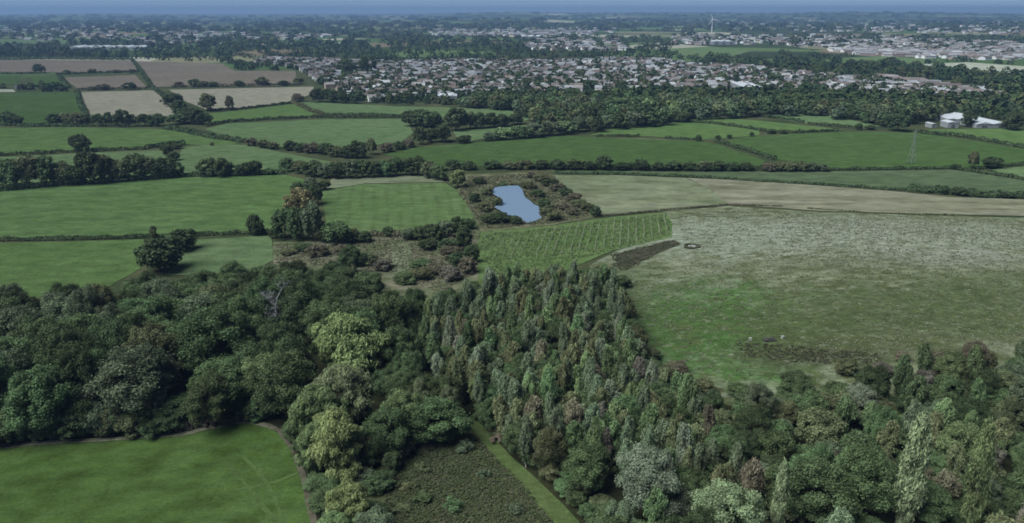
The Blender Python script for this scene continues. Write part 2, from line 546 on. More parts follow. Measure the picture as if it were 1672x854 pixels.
M_TAN = field_mat('faded grass', (0.11, 0.13, 0.075), (0.13, 0.14, 0.09), (0.09, 0.12, 0.06), aniso=((0.25, 1, 1), 0.0))
M_GZ = field_mat('dull pasture', (0.07, 0.105, 0.055), (0.085, 0.12, 0.065), (0.06, 0.09, 0.045), aniso=((0.3, 1, 1), 0.0))
TOWN = [(405,102),(440,98),(520,99),(640,104),(760,100),(900,103),(1000,98),(1070,100),(1140,108),(1230,112),(1320,124),(1440,133),(1500,146),(1570,152),(1520,160),(1420,158),(1330,146),(1255,150),(1200,143),(1100,149),(1000,151),(930,150),(880,160),(760,160),(690,165),(600,168),(570,160),(530,140),(505,122),(480,110)]
FIELDS = [
 ('field', [(-60,734),(60,729),(130,722),(280,715),(330,702),(400,690),(440,698),(466,718),(484,752),(500,810),(514,870),(516,900),(-60,900)], M_NEAR, 'near green pasture in front of the dark wood'),
 ('field', [(-40,398),(110,395),(235,391),(240,420),(228,440),(175,470),(80,500),(-40,505)], M_G, 'green pasture between the long hedge and the wood'),
 ('field', [(318,392),(444,385),(446,425),(420,440),(330,450),(270,450),(286,432),(303,408)], M_GL, 'small pale green paddock beside the round tree'),
 ('field', [(-40,315),(120,300),(292,290),(467,286),(500,294),(490,312),(468,335),(456,375),(440,379),(220,386),(-40,391)], M_GO, 'large green pasture left of the centre'),
 ('field', [(525,312),(596,301),(726,299),(750,313),(773,352),(770,364),(740,368),(700,380),(663,386),(582,386),(533,370)], M_GS, 'striped green field beside the pond'),
 ('field', [(520,312),(545,291),(600,288),(712,286),(726,298),(596,300)], M_PALE, 'pale rough margin above the striped field'),
 ('field', [(-40,210),(120,208),(274,212),(340,225),(398,234),(350,238),(302,236),(256,238),(239,242),(116,247),(-40,254)], M_G, 'wide green pasture with a lone round tree'),
 ('field', [(-40,259),(116,251),(239,246),(274,247),(284,264),(282,288),(120,300),(-40,310)], M_GL, 'narrow pale pasture behind the big tree row'),
 ('field', [(298,241),(344,235),(402,237),(500,257),(560,268),(530,280),(460,283),(284,287),(288,262)], M_GL, 'pale sloping pasture beneath the diagonal hedge'),
 ('field', [(335,211),(370,202),(527,195),(663,194),(675,218),(655,232),(600,239),(560,244),(470,242),(415,231),(365,222)], M_GL, 'large pale pasture in the middle distance'),
 ('field', [(332,187),(402,179),(478,170),(505,181),(516,188),(370,199),(345,203)], M_G, 'green strip pasture below the stubble field'),
 ('field', [(494,167),(564,169),(648,174),(748,176),(832,181),(870,190),(860,197),(820,200),(760,195),(660,191),(530,186),(510,178)], M_GL, 'long pale pasture in front of the town'),
 ('field', [(740,214),(817,209),(860,204),(850,218),(770,230),(745,224)], M_GL, 'small pale pasture among hedgerow trees'),
 ('field', [(625,253),(680,241),(830,229),(925,222),(1000,226),(1140,231),(1172,236),(1250,263),(1240,272),(1100,274),(1000,274),(850,273),(720,271),(680,263)], M_GB, 'long bright green field behind the pond'),
 ('field', [(985,226),(1050,226),(1140,231),(1172,237),(1248,262),(1236,268),(1100,270),(1020,266),(960,252)], M_TAN, 'brownish faded grass in front of the slanting hedge'),
 ('field', [(962,221),(1005,209),(1110,200),(1160,202),(1240,213),(1240,221),(1150,228),(1040,222)], M_G, 'green strip field below the far woodland'),
 ('field', [(1115,197),(1165,192),(1240,197),(1380,212),(1290,217),(1245,212),(1190,204)], M_G, 'thin wedge of green pasture'),
 ('field', [(1240,189),(1330,185),(1440,206),(1400,209),(1310,201)], M_GL, 'pale wedge of pasture near the sheds'),
 ('field', [(1172,231),(1225,223),(1300,219),(1380,215),(1495,217),(1600,232),(1720,252),(1720,270),(1560,275),(1360,277),(1350,271),(1265,261)], M_GB, 'large bright green field under the pylon'),
 ('field', [(1510,212),(1720,209),(1720,250),(1600,229)], M_G, 'green pasture in front of the white sheds'),
 ('field', [(1590,280),(1720,268),(1720,298)], M_GL, 'corner of pale pasture at the edge'),
 ('field', [(900,279),(1120,281),(1340,280),(1555,277),(1720,302),(1720,324),(1530,312),(1480,310),(1340,302),(1200,292),(1120,288),(900,282)], M_GZ, 'long green strip behind the brown grass'),
 ('field', [(905,286),(1000,286),(1120,291),(1160,310),(1190,333),(1100,343),(990,353),(960,332),(930,310)], M_PALE, 'pale dry grass field right of the pond'),
 ('field', [(1122,291),(1200,294),(1280,299),(1450,312),(1550,322),(1720,328),(1720,354),(1500,349),(1340,345),(1190,333),(1160,310)], M_PINK, 'brown seeding grass behind the hill crest'),
 ('field', [(1084,346),(1190,337),(1340,347),(1500,352),(1720,357),(1780,640),(1500,690),(1250,680),(1040,620),(1000,520),(985,446),(960,436),(1010,408),(1060,396),(1090,386),(1095,366)], M_ROUGH, 'mottled rough grass hill on the right'),
 ('field', [(785,379),(900,369),(1000,355),(1087,347),(1098,365),(1097,388),(1060,396),(1000,410),(930,440),(850,470),(780,470),(778,410)], M_SAP, 'green enclosure planted with sapling rows'),
 ('field', [(1004,416),(1030,409),(1060,402),(1085,395),(1100,393),(1112,399),(1098,405),(1076,413),(1058,423),(1038,431),(1022,440),(1008,434)], M_DIRT, 'dark strip of bare soil beside the saplings'),
 ('field', [(446,396),(520,395),(600,386),(700,383),(765,370),(784,378),(778,410),(782,470),(720,500),(600,470),(446,440)], M_SCRUBG, 'brown scrubby ground between the fields'),
 ('field', [(745,312),(762,285),(860,281),(905,286),(960,332),(990,352),(900,368),(785,379),(772,352)], M_BANK, 'scrubby bank around the pond'),
 ('field', [(640,700),(700,690),(768,700),(920,870),(960,920),(560,920),(580,800)], M_BRAMBLE, 'rough bramble ground beside the mown path'),
 ('field', [(0,98),(217,99),(224,117),(75,119),(-40,120),(-40,98)], M_BR, 'ploughed brown field farthest on the left'),
 ('field', [(221,100),(363,104),(383,116),(482,116),(487,137),(460,141),(290,142),(248,143)], M_BR, 'large ploughed brown field beside the town'),
 ('field', [(102,127),(221,123),(241,144),(127,146)], M_BR, 'small ploughed field between two hedges'),
 ('field', [(129,151),(254,148),(288,190),(146,192)], M_BP, 'pale stubble field with dark hedges around'),
 ('field', [(276,147),(512,142),(512,153),(476,167),(402,177),(340,181),(300,165)], M_BP, 'long pale stubble field with two lone trees'),
 ('field', [(-40,153),(124,150),(130,170),(140,192),(60,202),(-40,202)], M_GB, 'bright green pasture beside the stubble'),
 ('field', [(50,126),(97,126),(107,143),(60,143)], M_GB, 'small bright paddock between brown fields'),
 ('field', [(-40,125),(33,124),(28,138),(-40,141)], M_GB, 'bright paddock at the left edge'),
 ('field', [(0,64),(112,66),(110,72),(0,74)], M_GL, 'far pale green field'),
 ('field', [(40,55),(105,54),(112,62),(40,63)], M_GL, 'far green field among hedges'),
 ('field', [(240,68),(380,70),(390,78),(245,77)], M_GL, 'far long green strip'),
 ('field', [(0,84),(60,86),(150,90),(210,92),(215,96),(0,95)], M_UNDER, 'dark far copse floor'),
 ('field', [(1090,80),(1160,76),(1225,84),(1190,94),(1110,92)], M_GL, 'light meadow beyond the town'),
 ('field', [(1370,95),(1440,92),(1540,98),(1500,106),(1400,103)], M_GL, 'light meadow far on the right'),
 ('field', [(1500,105),(1580,102),(1720,112),(1720,123),(1600,118),(1540,112)], M_WHITEG, 'whitish far field on the right'),
 ('field', [(1455,125),(1500,128),(1560,140),(1620,146),(1560,150),(1500,138)], M_GL, 'curved pale green field near the town end'),
]
for i, (n, px, mt, lb) in enumerate(FIELDS):
    dmax = at(px[0][0], px[0][1])[1]
    off = {'rough hill grass': 0.125, 'bare dark soil': 0.24}.get(mt.name, 0.14 + 0.012 * (i % 7) + (0.25 if dmax > 900 else 0))
    field(n, px, mt, off, lb)
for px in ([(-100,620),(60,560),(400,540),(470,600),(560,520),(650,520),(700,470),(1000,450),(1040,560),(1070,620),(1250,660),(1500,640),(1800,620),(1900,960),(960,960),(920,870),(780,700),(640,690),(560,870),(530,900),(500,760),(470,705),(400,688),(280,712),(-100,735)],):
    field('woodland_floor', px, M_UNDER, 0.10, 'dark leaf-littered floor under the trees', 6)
field('path', [(756,684),(770,680),(790,698),(812,722),(836,748),(866,774),(896,803),(920,826),(944,852),(976,900),(940,900),(908,860),(880,832),(852,800),(822,764),(800,738),(776,708)], M_PATH, 0.26, 'straight mown grass path through the scrub')
field('path', [(440,692),(462,704),(484,735),(500,775),(516,840),(524,900),(512,900),(506,850),(490,780),(474,735),(452,706),(436,700)], M_TRACK, 0.24, 'narrow trodden margin round the near pasture')
field('path', [(-60,732),(100,719),(220,714),(300,706),(330,698),(400,686),(440,693),(438,700),(402,692),(334,704),(302,713),(130,724),(-60,738)], M_MARGIN, 0.23, 'pale dry grass margin under the wood')
for px in ([(365,756),(372,755),(392,776),(418,806),(448,842),(470,880),(463,880),(440,846),(410,808),(385,778)],
           [(395,748),(401,747),(428,772),(452,812),(470,856),(463,856),(445,815),(421,775)],
           [(380,800),(450,786),(486,772),(487,775),(452,790),(382,804)]):
    field('wheel_track', px, field_mat('wheel mark', (0.08, 0.128, 0.043), (0.085, 0.132, 0.048)), 0.2, 'faint pale wheel track across the near pasture')
field('town_ground', TOWN, field_mat('gardens and streets', (0.06, 0.085, 0.045), (0.10, 0.105, 0.085), (0.13, 0.13, 0.125), big=0.02, mid=0.05), 0.55, 'gardens and streets between the houses')
field('path', [(500,396),(560,398),(600,390),(660,388),(720,384),(722,387),(660,392),(602,394),(560,403),(500,401)], M_MARGIN, 0.3, 'pale bare strip across the scrubby ground')
field('path', [(640,400),(668,396),(672,420),(664,450),(640,450)], M_PALE, 0.29, 'short paler green strip across the scrubby ground')
field('road', [(-20,146),(22,147),(26,151),(-20,152)], M_WHITEG, 0.6, 'pale farm yard at the left edge')

# pond
def pond():
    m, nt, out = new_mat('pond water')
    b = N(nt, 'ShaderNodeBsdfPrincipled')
    b.inputs['Base Color'].default_value = (0.14, 0.205, 0.29, 1)  # brightness of the sky reflection is partly put into this pale base colour
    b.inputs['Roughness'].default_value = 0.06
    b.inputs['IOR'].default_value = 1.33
    tc = N(nt, 'ShaderNodeTexCoord').outputs['Object']
    bp = N(nt, 'ShaderNodeBump'); bp.inputs['Strength'].default_value = 0.12; bp.inputs['Distance'].default_value = 0.1
    L(nt, noise(nt, tc, 1.1, 3), bp.inputs['Height']); L(nt, bp.outputs[0], b.inputs['Normal'])
    L(nt, b.outputs[0], out.inputs[0])
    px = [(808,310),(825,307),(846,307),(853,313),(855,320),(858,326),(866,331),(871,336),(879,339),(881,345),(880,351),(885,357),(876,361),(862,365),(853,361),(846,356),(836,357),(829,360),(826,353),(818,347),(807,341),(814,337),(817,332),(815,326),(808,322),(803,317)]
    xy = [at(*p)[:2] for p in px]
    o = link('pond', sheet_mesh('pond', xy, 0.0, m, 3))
    z = max(v.co.z for v in o.data.vertices) + 0.3
    cx, cy = sum(p[0] for p in xy) / len(xy), sum(p[1] for p in xy) / len(xy)
    rim = []
    for a, b in xy:
        d = math.hypot(a - cx, b - cy); k = (d + random.uniform(0.7, 1.9)) / d
        rim.append((cx + (a - cx) * k, cy + (b - cy) * k))
    mud = link('pond_margin', sheet_mesh('pond_margin', rim, 0.0, field_mat('wet mud', (0.035, 0.04, 0.022), (0.05, 0.055, 0.03), (0.03, 0.03, 0.02), big=0.1, mid=0.4, fine=1.5), 3))
    for v in mud.data.vertices:
        v.co.z = z - 0.05
    mud['kind'] = 'structure'; mud['label'] = 'dark muddy margin around the pond'
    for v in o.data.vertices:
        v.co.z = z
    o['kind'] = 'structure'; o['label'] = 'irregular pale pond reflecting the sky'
    return xy
POND = pond()

# ------------------------------------------------------------------ foliage prototypes
def unit(v):
    return v / np.maximum(np.linalg.norm(v, axis=-1, keepdims=True), 1e-9)

def leaves(name, C, Nn, S, tint, droop=0.0, aspect=1.0, rng=RNG):
    n = len(C)
    Nn = unit(Nn)
    a = unit(rng.normal(size=(n, 3)) * (1 - droop) + np.array([0, 0, -1.0]) * droop * 2)
    u = unit(a - Nn * np.sum(a * Nn, 1, keepdims=True))
    v = np.cross(Nn, u)
    S = np.asarray(S)[:, None]
    u = u * S * aspect; v = v * S
    bend = Nn * S * 0.25
    V = np.stack([C - u, C - v * .62 + bend, C + u, C + v * .62 + bend], 1).reshape(-1, 3)
    Q = np.arange(n * 4).reshape(n, 4)
    return V, Q, tint

def clump_leaves(clumps, per, size, rng, up=0.3, scatter=0.75, tint_var=0.35, hemi=-0.35, center=None):
    Cs, Ns, Ss, Ts = [], [], [], []
    tot = sum(c[3] * c[4] + c[3] * c[5] for c in clumps)
    for (cx, cy, cz, rx, ry, rz) in clumps:
        k = max(4, int(per * (rx * ry + rx * rz) / tot))
        d = unit(rng.normal(size=(k * 2, 3)))
        if center is not None:
            o = np.array([cx, cy, cz]) - center
            o = o / max(1e-6, np.linalg.norm(o))
            d = d[(d @ o > hemi) & (d[:, 2] > -0.75)]
        d = d[:k]
        rad = (0.42 + 0.78 * rng.random(len(d)) ** 0.75)[:, None]
        rad = rad * np.where(rng.random(len(d)) < 0.1, 1.3, 1.0)[:, None]
        p = np.array([cx, cy, cz]) + d * rad * np.array([rx, ry, rz])
        nn = d / np.array([rx, ry, rz]) * rx * 0.9 + np.array([0, 0, up]) + rng.normal(size=d.shape) * scatter * 0.8
        Cs.append(p); Ns.append(nn); Ss.append(size * rng.uniform(0.65, 1.3, len(d)))
        base = rng.uniform(0.5 - tint_var, 0.5 + tint_var)
        Ts.append(np.clip(base + rng.normal(size=len(d)) * 0.2, 0, 1))
    return np.concatenate(Cs), np.concatenate(Ns), np.concatenate(Ss), np.concatenate(Ts)

def trunk_mesh(name, h, r, spread, rng, limbs=5, top=0.8):
    s = Solid()
    p = Vector((0, 0, -0.4)); n = 5
    pts = [p]
    for i in range(1, n + 1):
        pts.append(Vector((rng.normal() * 0.02 * h * i / n, rng.normal() * 0.02 * h * i / n, h * top * i / n)))
    for i in range(n):
        s.tube(pts[i], pts[i + 1], r * (1 - 0.8 * i / n) * (1.3 if i == 0 else 1), r * (1 - 0.8 * (i + 1) / n), 6)
    for i in range(limbs):
        k = 1 + i % (n - 1)
        b = pts[k]
        a = rng.uniform(0, 6.28)
        e = b + Vector((math.cos(a) * spread, math.sin(a) * spread, h * rng.uniform(0.1, 0.25)))
        s.tube(b, e, r * 0.4, r * 0.08, 5)
    return s.mesh(name, M_BARK)

def make_broad(seed, h, w, per, size, cb=0.12, lump=0.3, nclump=42, limbs=6, droop=0.0, aspect=1.0, taper=0.0):
    rng = np.random.default_rng(seed)
    cz = h * (cb + 1) / 2; rz = h * (1 - cb) / 2; rr = w / 2
    cl = []
    lob = rng.uniform(0, 6.28, 3)
    for i in range(nclump):
        d = unit(rng.normal(size=3))
        if d[2] < -0.8:
            d[2] *= -1
        a = math.atan2(d[1], d[0])
        wob = 1 + 0.2 * math.sin(2 * a + lob[0]) + 0.15 * math.sin(3 * a + lob[1] + d[2] * 2)
        q = rng.uniform(0.5, 0.92)
        tp = 1 - taper * max(0, d[2])
        cr = rr * rng.uniform(lump * 0.7, lump * 1.25)
        cl.append((d[0] * rr * q * wob * tp, d[1] * rr * q * wob * tp, cz + d[2] * rz * q, cr, cr, cr * rng.uniform(0.75, 1.1)))
    C, Nn, S, T = clump_leaves(cl, per, size, rng, center=np.array([0, 0, cz - rz * 0.3]))
    V, Q, T = leaves('crown', C, Nn, S, T, droop, aspect, rng)
    V[:, 2] = np.maximum(V[:, 2], 0.15)
    return (mesh_np('crown', V, Q, None, M_FOL, T), trunk_mesh('trunk', h, 0.022 * h, w * 0.28, rng, limbs), h, w)

def make_plume(seed, h, w, per, size, nplume=26, cb=0.1, peak=0.6, asp=1.5, droop=0.45):
    """slender crown of upright plumes: birch, poplar"""
    rng = np.random.default_rng(seed)
    cl = []
    for i in range(nplume):
        t = (i + rng.random()) / nplume
        z = h * (cb + (0.93 - cb) * t)
        prof = (t / peak) ** 0.6 if t < peak else max(0.0, (1 - t) / (1 - peak)) ** 0.5
        ra = w / 2 * (0.25 + 0.75 * prof) * rng.uniform(0.35, 0.8)
        a = rng.uniform(0, 6.28)
        pr = w * rng.uniform(0.10, 0.17) * (0.6 + 0.5 * prof)
        cl.append((math.cos(a) * ra, math.sin(a) * ra, z, pr, pr, pr * rng.uniform(1.8, 3.2)))
    cl.append((0, 0, h * 0.91, w * 0.14, w * 0.14, h * 0.09))
    C, Nn, S, T = clump_leaves(cl, per, size, rng, up=0.2, hemi=-0.6, center=np.array([0, 0, h * 0.45]), tint_var=0.3)
    V, Q, T = leaves('crown', C, Nn, S, T, droop, asp, rng)
    V[:, 2] = np.maximum(V[:, 2], 0.15)
    return (mesh_np('crown', V, Q, None, M_FOL, T), trunk_mesh('trunk', h, 0.013 * h, w * 0.2, rng, 4, 0.92), h, w)

PROTO = {
 'broad': [make_broad(100 + i, 17, 13, 28000, 0.215, lump=0.2, nclump=110) for i in range(5)],
 'willow': [make_broad(120 + i, 15, 13, 24000, 0.18, cb=0.04, lump=0.18, nclump=120, droop=0.65, aspect=2.3, taper=0.25) for i in range(3)],
 'birch': [make_plume(140 + i, 14, 4.6, 7500, 0.17, 34, cb=0.12, peak=0.5 + 0.02 * i, asp=2.6, droop=0.72) for i in range(9)],
 'poplar': [make_plume(160 + i, 18, 4.0, 13000, 0.16, 110, 0.05, 0.42, asp=2.2, droop=0.65) for i in range(2)],
 'scrub': [make_broad(180 + i, 8, 7.5, 11000, 0.2, cb=0.02, lump=0.22, nclump=70, limbs=4) for i in range(4)],
 'bush': [make_broad(200 + i, 3.2, 4.0, 2200, 0.19, cb=0.0, lump=0.28, nclump=34, limbs=3) for i in range(3)],
 'mid': [make_broad(220 + i, 14, 13, 3600, 0.58, cb=0.05, lump=0.22, nclump=70, limbs=4) for i in range(4)],
 'midplume': [make_plume(240, 14, 6, 900, 0.7, 18)],
 'far': [make_broad(260 + i, 13, 13, 900, 1.0, cb=0.02, lump=0.26, nclump=36, limbs=2) for i in range(4)],
}

COLOURS = {
 'dark green': (0.035, 0.058, 0.023), 'deep green': (0.043, 0.072, 0.027), 'mid green': (0.05, 0.09, 0.033), 'grey green': (0.06, 0.09, 0.048),
 'olive': (0.068, 0.084, 0.036), 'yellow green': (0.098, 0.14, 0.045), 'pale green': (0.10, 0.14, 0.066), 'light green': (0.08, 0.125, 0.045),
 'russet': (0.09, 0.077, 0.054), 'brown': (0.073, 0.071, 0.045), 'amber': (0.11, 0.10, 0.045), 'purple brown': (0.076, 0.075, 0.06), 'silver grey': (0.08, 0.106, 0.068),
}
def muted(v, gain=1.5, grey=0.22):
    l = v[0] * .25 + v[1] * .6 + v[2] * .15
    return tuple(gain * (c * (1 - grey) + l * grey * t) for c, t in zip((v[0] * 1.04, v[1] * 1.0, v[2] * 0.98), (1.0, 1.0, 0.97)))
COLOURS = {k: muted(v) for k, v in COLOURS.items()}
BARKC = {'birch': (0.3, 0.29, 0.26), 'poplar': (0.14, 0.13, 0.11)}

def tree(name, kind, x, y, h, w, colour, label, cat, group, parts=True, auto=True):
    P = random.choice(PROTO[kind])
    cr, tr, h0, w0 = P
    z = float(terrain(x, y))
    sx = project(x, y, z + h)[0]
    c = COLOURS[colour]
    j = random.uniform(0.88, 1.12)
    j *= {'birch': 1.45, 'willow': 1.25, 'poplar': 1.2, 'scrub': 1.1}.get(kind, 1.05)
    c = tuple(k * j for k in c)
    s = (w / w0 * random.uniform(0.92, 1.08), w / w0 * random.uniform(0.92, 1.08), h / h0)
    if parts:
        o = bpy.data.objects.new(name, None); COL.objects.link(o)
        link('crown', cr, o, c)
        link('trunk', tr, o, BARKC.get(kind, (0.06, 0.05, 0.038)))
    else:
        o = link(name, cr, None, c)
    o.location = (x, y, z); lean = 0.0 if kind == 'poplar' else .035
    o.rotation_euler = (random.gauss(0, lean), random.gauss(0, lean), random.uniform(0, 6.28)); o.scale = s
    if auto:
        tag_auto(o, label, cat, group, sx)
    else:
        tag(o, label, cat, group)
    return o

def scatter(pxpoly, h, spacing, jit=0.38):
    """jittered grid points inside a pixel outline seen at canopy height h"""
    poly = [at(px, py, h)[:2] for px, py in pxpoly]
    xs = [p[0] for p in poly]; ys = [p[1] for p in poly]
    out = []
    row = 0
    y = min(ys)
    while y < max(ys):
        x = min(xs) + (spacing / 2 if row % 2 else 0)
        while x < max(xs):
            a, b = x + random.uniform(-jit, jit) * spacing, y + random.uniform(-jit, jit) * spacing
            if inside(poly, a, b):
                out.append((a, b))
            x += spacing
        y += spacing * 0.87; row += 1
    return out

def pick(ws):
    return random.choices(list(ws), list(ws.values()))[0]

TAKEN = []          # (x, y, radius) of hand-placed trees, kept free of scattered ones

def hand(kind, px, ytop, hm, wpx, colour, label, name, cat='tree', group=None):
    x, y, z = at(px, ytop, hm)
    w = wpx * depth_at(x, y, z + hm * 0.6) / F
    TAKEN.append((x, y, w * 0.42))
    if kind in ('poplar', 'willow'):
        r = math.hypot(x, y)
        for k in ((0, 4, 7, 10, 13, 16, 19, 22) if kind == 'poplar' else (4, 8, 12)):
            TAKEN.append((x * (1 - k / r), y * (1 - k / r), 4.2 if kind == 'poplar' else w * 0.36))
    return tree(name, kind, x, y, hm, w, colour, label, cat, group, auto=False)

def free(x, y, r=0.0):
    return all((x - a) ** 2 + (y - b) ** 2 > (q + r) ** 2 for a, b, q in TAKEN)

HAND = [
 ('willow', 565, 512, 18, 122, 'yellow green', 'largest pale yellow-green willow rising from the middle of the wood', 'willow_tree'),
 ('willow', 558, 598, 15, 100, 'pale green', 'pale willow just in front of the largest yellow-green willow', 'willow_tree'),
 ('willow', 512, 628, 14, 80, 'light green', 'light green willow at the corner of the near pasture', 'willow_tree'),
 ('willow', 545, 676, 14, 112, 'yellow green', 'broad willow standing closest beside the pasture track', 'willow_tree'),
 ('willow', 512, 690, 11, 60, 'light green', 'low willow leaning over the pasture track', 'willow_tree'),
 ('willow', 566, 786, 10, 72, 'yellow green', 'small round yellowish willow low by the pasture track', 'willow_tree'),
 ('willow', 545, 836, 7, 60, 'light green', 'lowest willow at the bottom of the pasture track', 'willow_tree'),
 ('willow', 612, 832, 8, 70, 'grey green', 'grey-green sallow at the bottom edge beside the bramble ground', 'willow_tree'),
 ('broad', 655, 640, 12, 70, 'light green', 'light topped ash behind the bramble ground', 'ash_tree'),
 ('broad', 688, 618, 12, 38, 'pale green', 'narrow pale topped ash above the bramble ground', 'ash_tree'),
 ('broad', 734, 630, 11, 34, 'pale green', 'small pale topped ash near the head of the mown path', 'ash_tree'),
 ('broad', 705, 652, 10, 105, 'mid green', 'broad mid green maple at the head of the mown path', 'maple_tree'),
 ('broad', 630, 668, 11, 80, 'deep green', 'deep green maple between the willows and the path', 'maple_tree'),
 ('broad', 1060, 735, 14, 100, 'silver grey', 'silvery pale whitebeam among darker scrub', 'whitebeam_tree'),
 ('birch', 1097, 736, 14, 26, 'silver grey', 'slim silvery birch touching the silvery whitebeam', 'birch_tree'),
 ('broad', 1196, 792, 12, 105, 'pale green', 'pale feathery ash cut by the bottom edge', 'ash_tree'),
 ('poplar', 1282, 750, 16, 26, 'pale green', 'shortest columnar poplar beside the pale ash', 'poplar_tree'),
 ('poplar', 1508, 672, 24, 46, 'pale green', 'tallest columnar poplar in the scrub', 'poplar_tree'),
 ('poplar', 1617, 682, 23, 40, 'light green', 'columnar poplar nearest the right edge', 'poplar_tree'),
 ('broad', 1335, 752, 13, 118, 'deep green', 'round deep green maple left of the tallest poplar', 'maple_tree'),
 ('broad', 1432, 732, 14, 110, 'mid green', 'round mid green maple touching the tallest poplar', 'maple_tree'),
 ('scrub', 1345, 672, 9, 70, 'olive', 'olive sallow bush above the two round maples', 'sallow_bush'),
 ('broad', 1575, 690, 13, 75, 'light green', 'light green maple between the two tall poplars', 'maple_tree'),
 ('broad', 962, 725, 11, 85, 'mid green', 'mid green maple right of the mown path', 'maple_tree'),
 ('broad', 900, 700, 10, 60, 'olive', 'olive tinted maple on the edge of the mown path', 'maple_tree'),
 ('broad', 215, 566, 18, 130, 'grey green', 'grey-green oak bulging out over the near pasture', 'oak_tree'),
 ('broad', 335, 505, 21, 135, 'deep green', 'great round deep green oak behind the pasture edge', 'oak_tree'),
 ('broad', 60, 600, 17, 100, 'mid green', 'mid green oak at the left end of the pasture edge', 'oak_tree'),
 ('broad', 435, 575, 15, 85, 'light green', 'lighter green oak left of the willows', 'oak_tree'),
 ('broad', 30, 500, 19, 110, 'grey green', 'pale grey-green oak on the far left of the wood', 'oak_tree'),
 ('broad', 570, 402, 11, 48, 'dark green', 'dark rounded tree standing proud of the wood by the scrubby ground', 'oak_tree'),
]
for k, px, yt, hm, wp, c, lb, nm in HAND:
    hand(k, px, yt, hm, wp, c, lb, nm, 'bush' if nm.endswith('bush') else 'tree')

# dead tree
def dead_tree(px, ytop, hm):
    x, y, z = at(px, ytop, hm)
    TAKEN.append((x, y, 5.0)); TAKEN.append((x * .965, y * .965, 6.0)); TAKEN.append((x * .93, y * .93, 5.5))
    rng = np.random.default_rng(5)
    tr = Solid()
    tr.tube((0, 0, -0.4), (0.3, 0.1, hm * 0.3), 0.45, 0.32); tr.tube((0.3, 0.1, hm * 0.3), (0.1, -0.2, hm * 0.62), 0.32, 0.2); tr.tube((0.1, -0.2, hm * 0.62), (0.2, 0, hm), 0.2, 0.05)
    o = bpy.data.objects.new('dead_tree', None); COL.objects.link(o); o.location = (x, y, z)
    link('trunk', tr.mesh('trunk', M_BARK), o, (0.17, 0.18, 0.185))
    for i in range(16):
        s = Solid()
        b = Vector((0.2, 0, hm * rng.uniform(0.35, 0.95)))
        a = rng.uniform(0, 6.28); ln = hm * rng.uniform(0.2, 0.38)
        e = b + Vector((math.cos(a), math.sin(a), rng.uniform(0.3, 1.0))) * ln
        s.tube(b, e, 0.17, 0.07, 5)
        for j in range(6):
            t = rng.uniform(0.35, 1)
            q = b.lerp(e, t)
            d = Vector(rng.normal(size=3)); d.z = abs(d.z)
            q2 = q + d.normalized() * ln * 0.45
            s.tube(q, q2, 0.085, 0.035, 4)
            for m in range(2):
                q3 = q.lerp(q2, rng.uniform(0.4, 0.9))
                d = Vector(rng.normal(size=3)); d.z = abs(d.z)
                s.tube(q3, q3 + d.normalized() * ln * 0.25, 0.05, 0.025, 3)
        link('branch', s.mesh('branch', M_BARK), o, (0.18, 0.19, 0.195))
    tag(o, 'bare silvery dead tree standing inside the dark wood', 'tree')
dead_tree(448, 484, 15)

# wood behind the near pasture
A = [(-90,474),(60,466),(170,450),(240,438),(330,424),(420,420),(500,413),(550,405),(600,422),(640,458),(655,505),(640,560),(600,545),(540,545),(500,590),(470,622),(420,600),(330,600),(200,606),(90,612),(-90,622)]
ptsA = scatter(A, 15, 8.6)
ptsA.sort(key=lambda p: p[1])
WA = {'dark green': 5, 'deep green': 5, 'mid green': 3, 'grey green': 2.2, 'olive': 0.8}
for i, (x, y) in enumerate(ptsA):
    if not free(x, y, 2.0):
        continue
    rank = 'front rank' if i < len(ptsA) * .3 else ('middle' if i < len(ptsA) * .68 else 'back edge')
    h = random.uniform(13, 19.5) if rank != 'back edge' else random.uniform(10, 14.5)
    sz = 'tall' if h > 16.8 else ('medium' if h > 13.5 else 'low')
    c = pick(WA)
    tree('oak_tree', 'broad', x, y, h, random.uniform(9.5, 14.5), c, f'{sz} {c} oak, {rank} of the wood behind the pasture', 'tree', 'oaks of the wood behind the near pasture')

# gap between the wood and the birches
B0 = [(640,470),(700,478),(760,462),(785,470),(720,500),(690,540),(690,600),(760,640),(745,668),(640,640),(628,570)]
for x, y in scatter(B0, 10, 6.6):
    if free(x, y, 1.2):
        h = random.uniform(8, 13); c = pick({'dark green': 3, 'deep green': 4, 'mid green': 3, 'grey green': 1, 'light green': 1})
        sz = 'tall' if h > 10.5 else 'low'
        tree('maple_tree', 'broad', x, y, h, random.uniform(6, 9.5), c, f'{sz} {c} maple in the hollow between oaks and birches', 'tree', 'maples in the hollow')

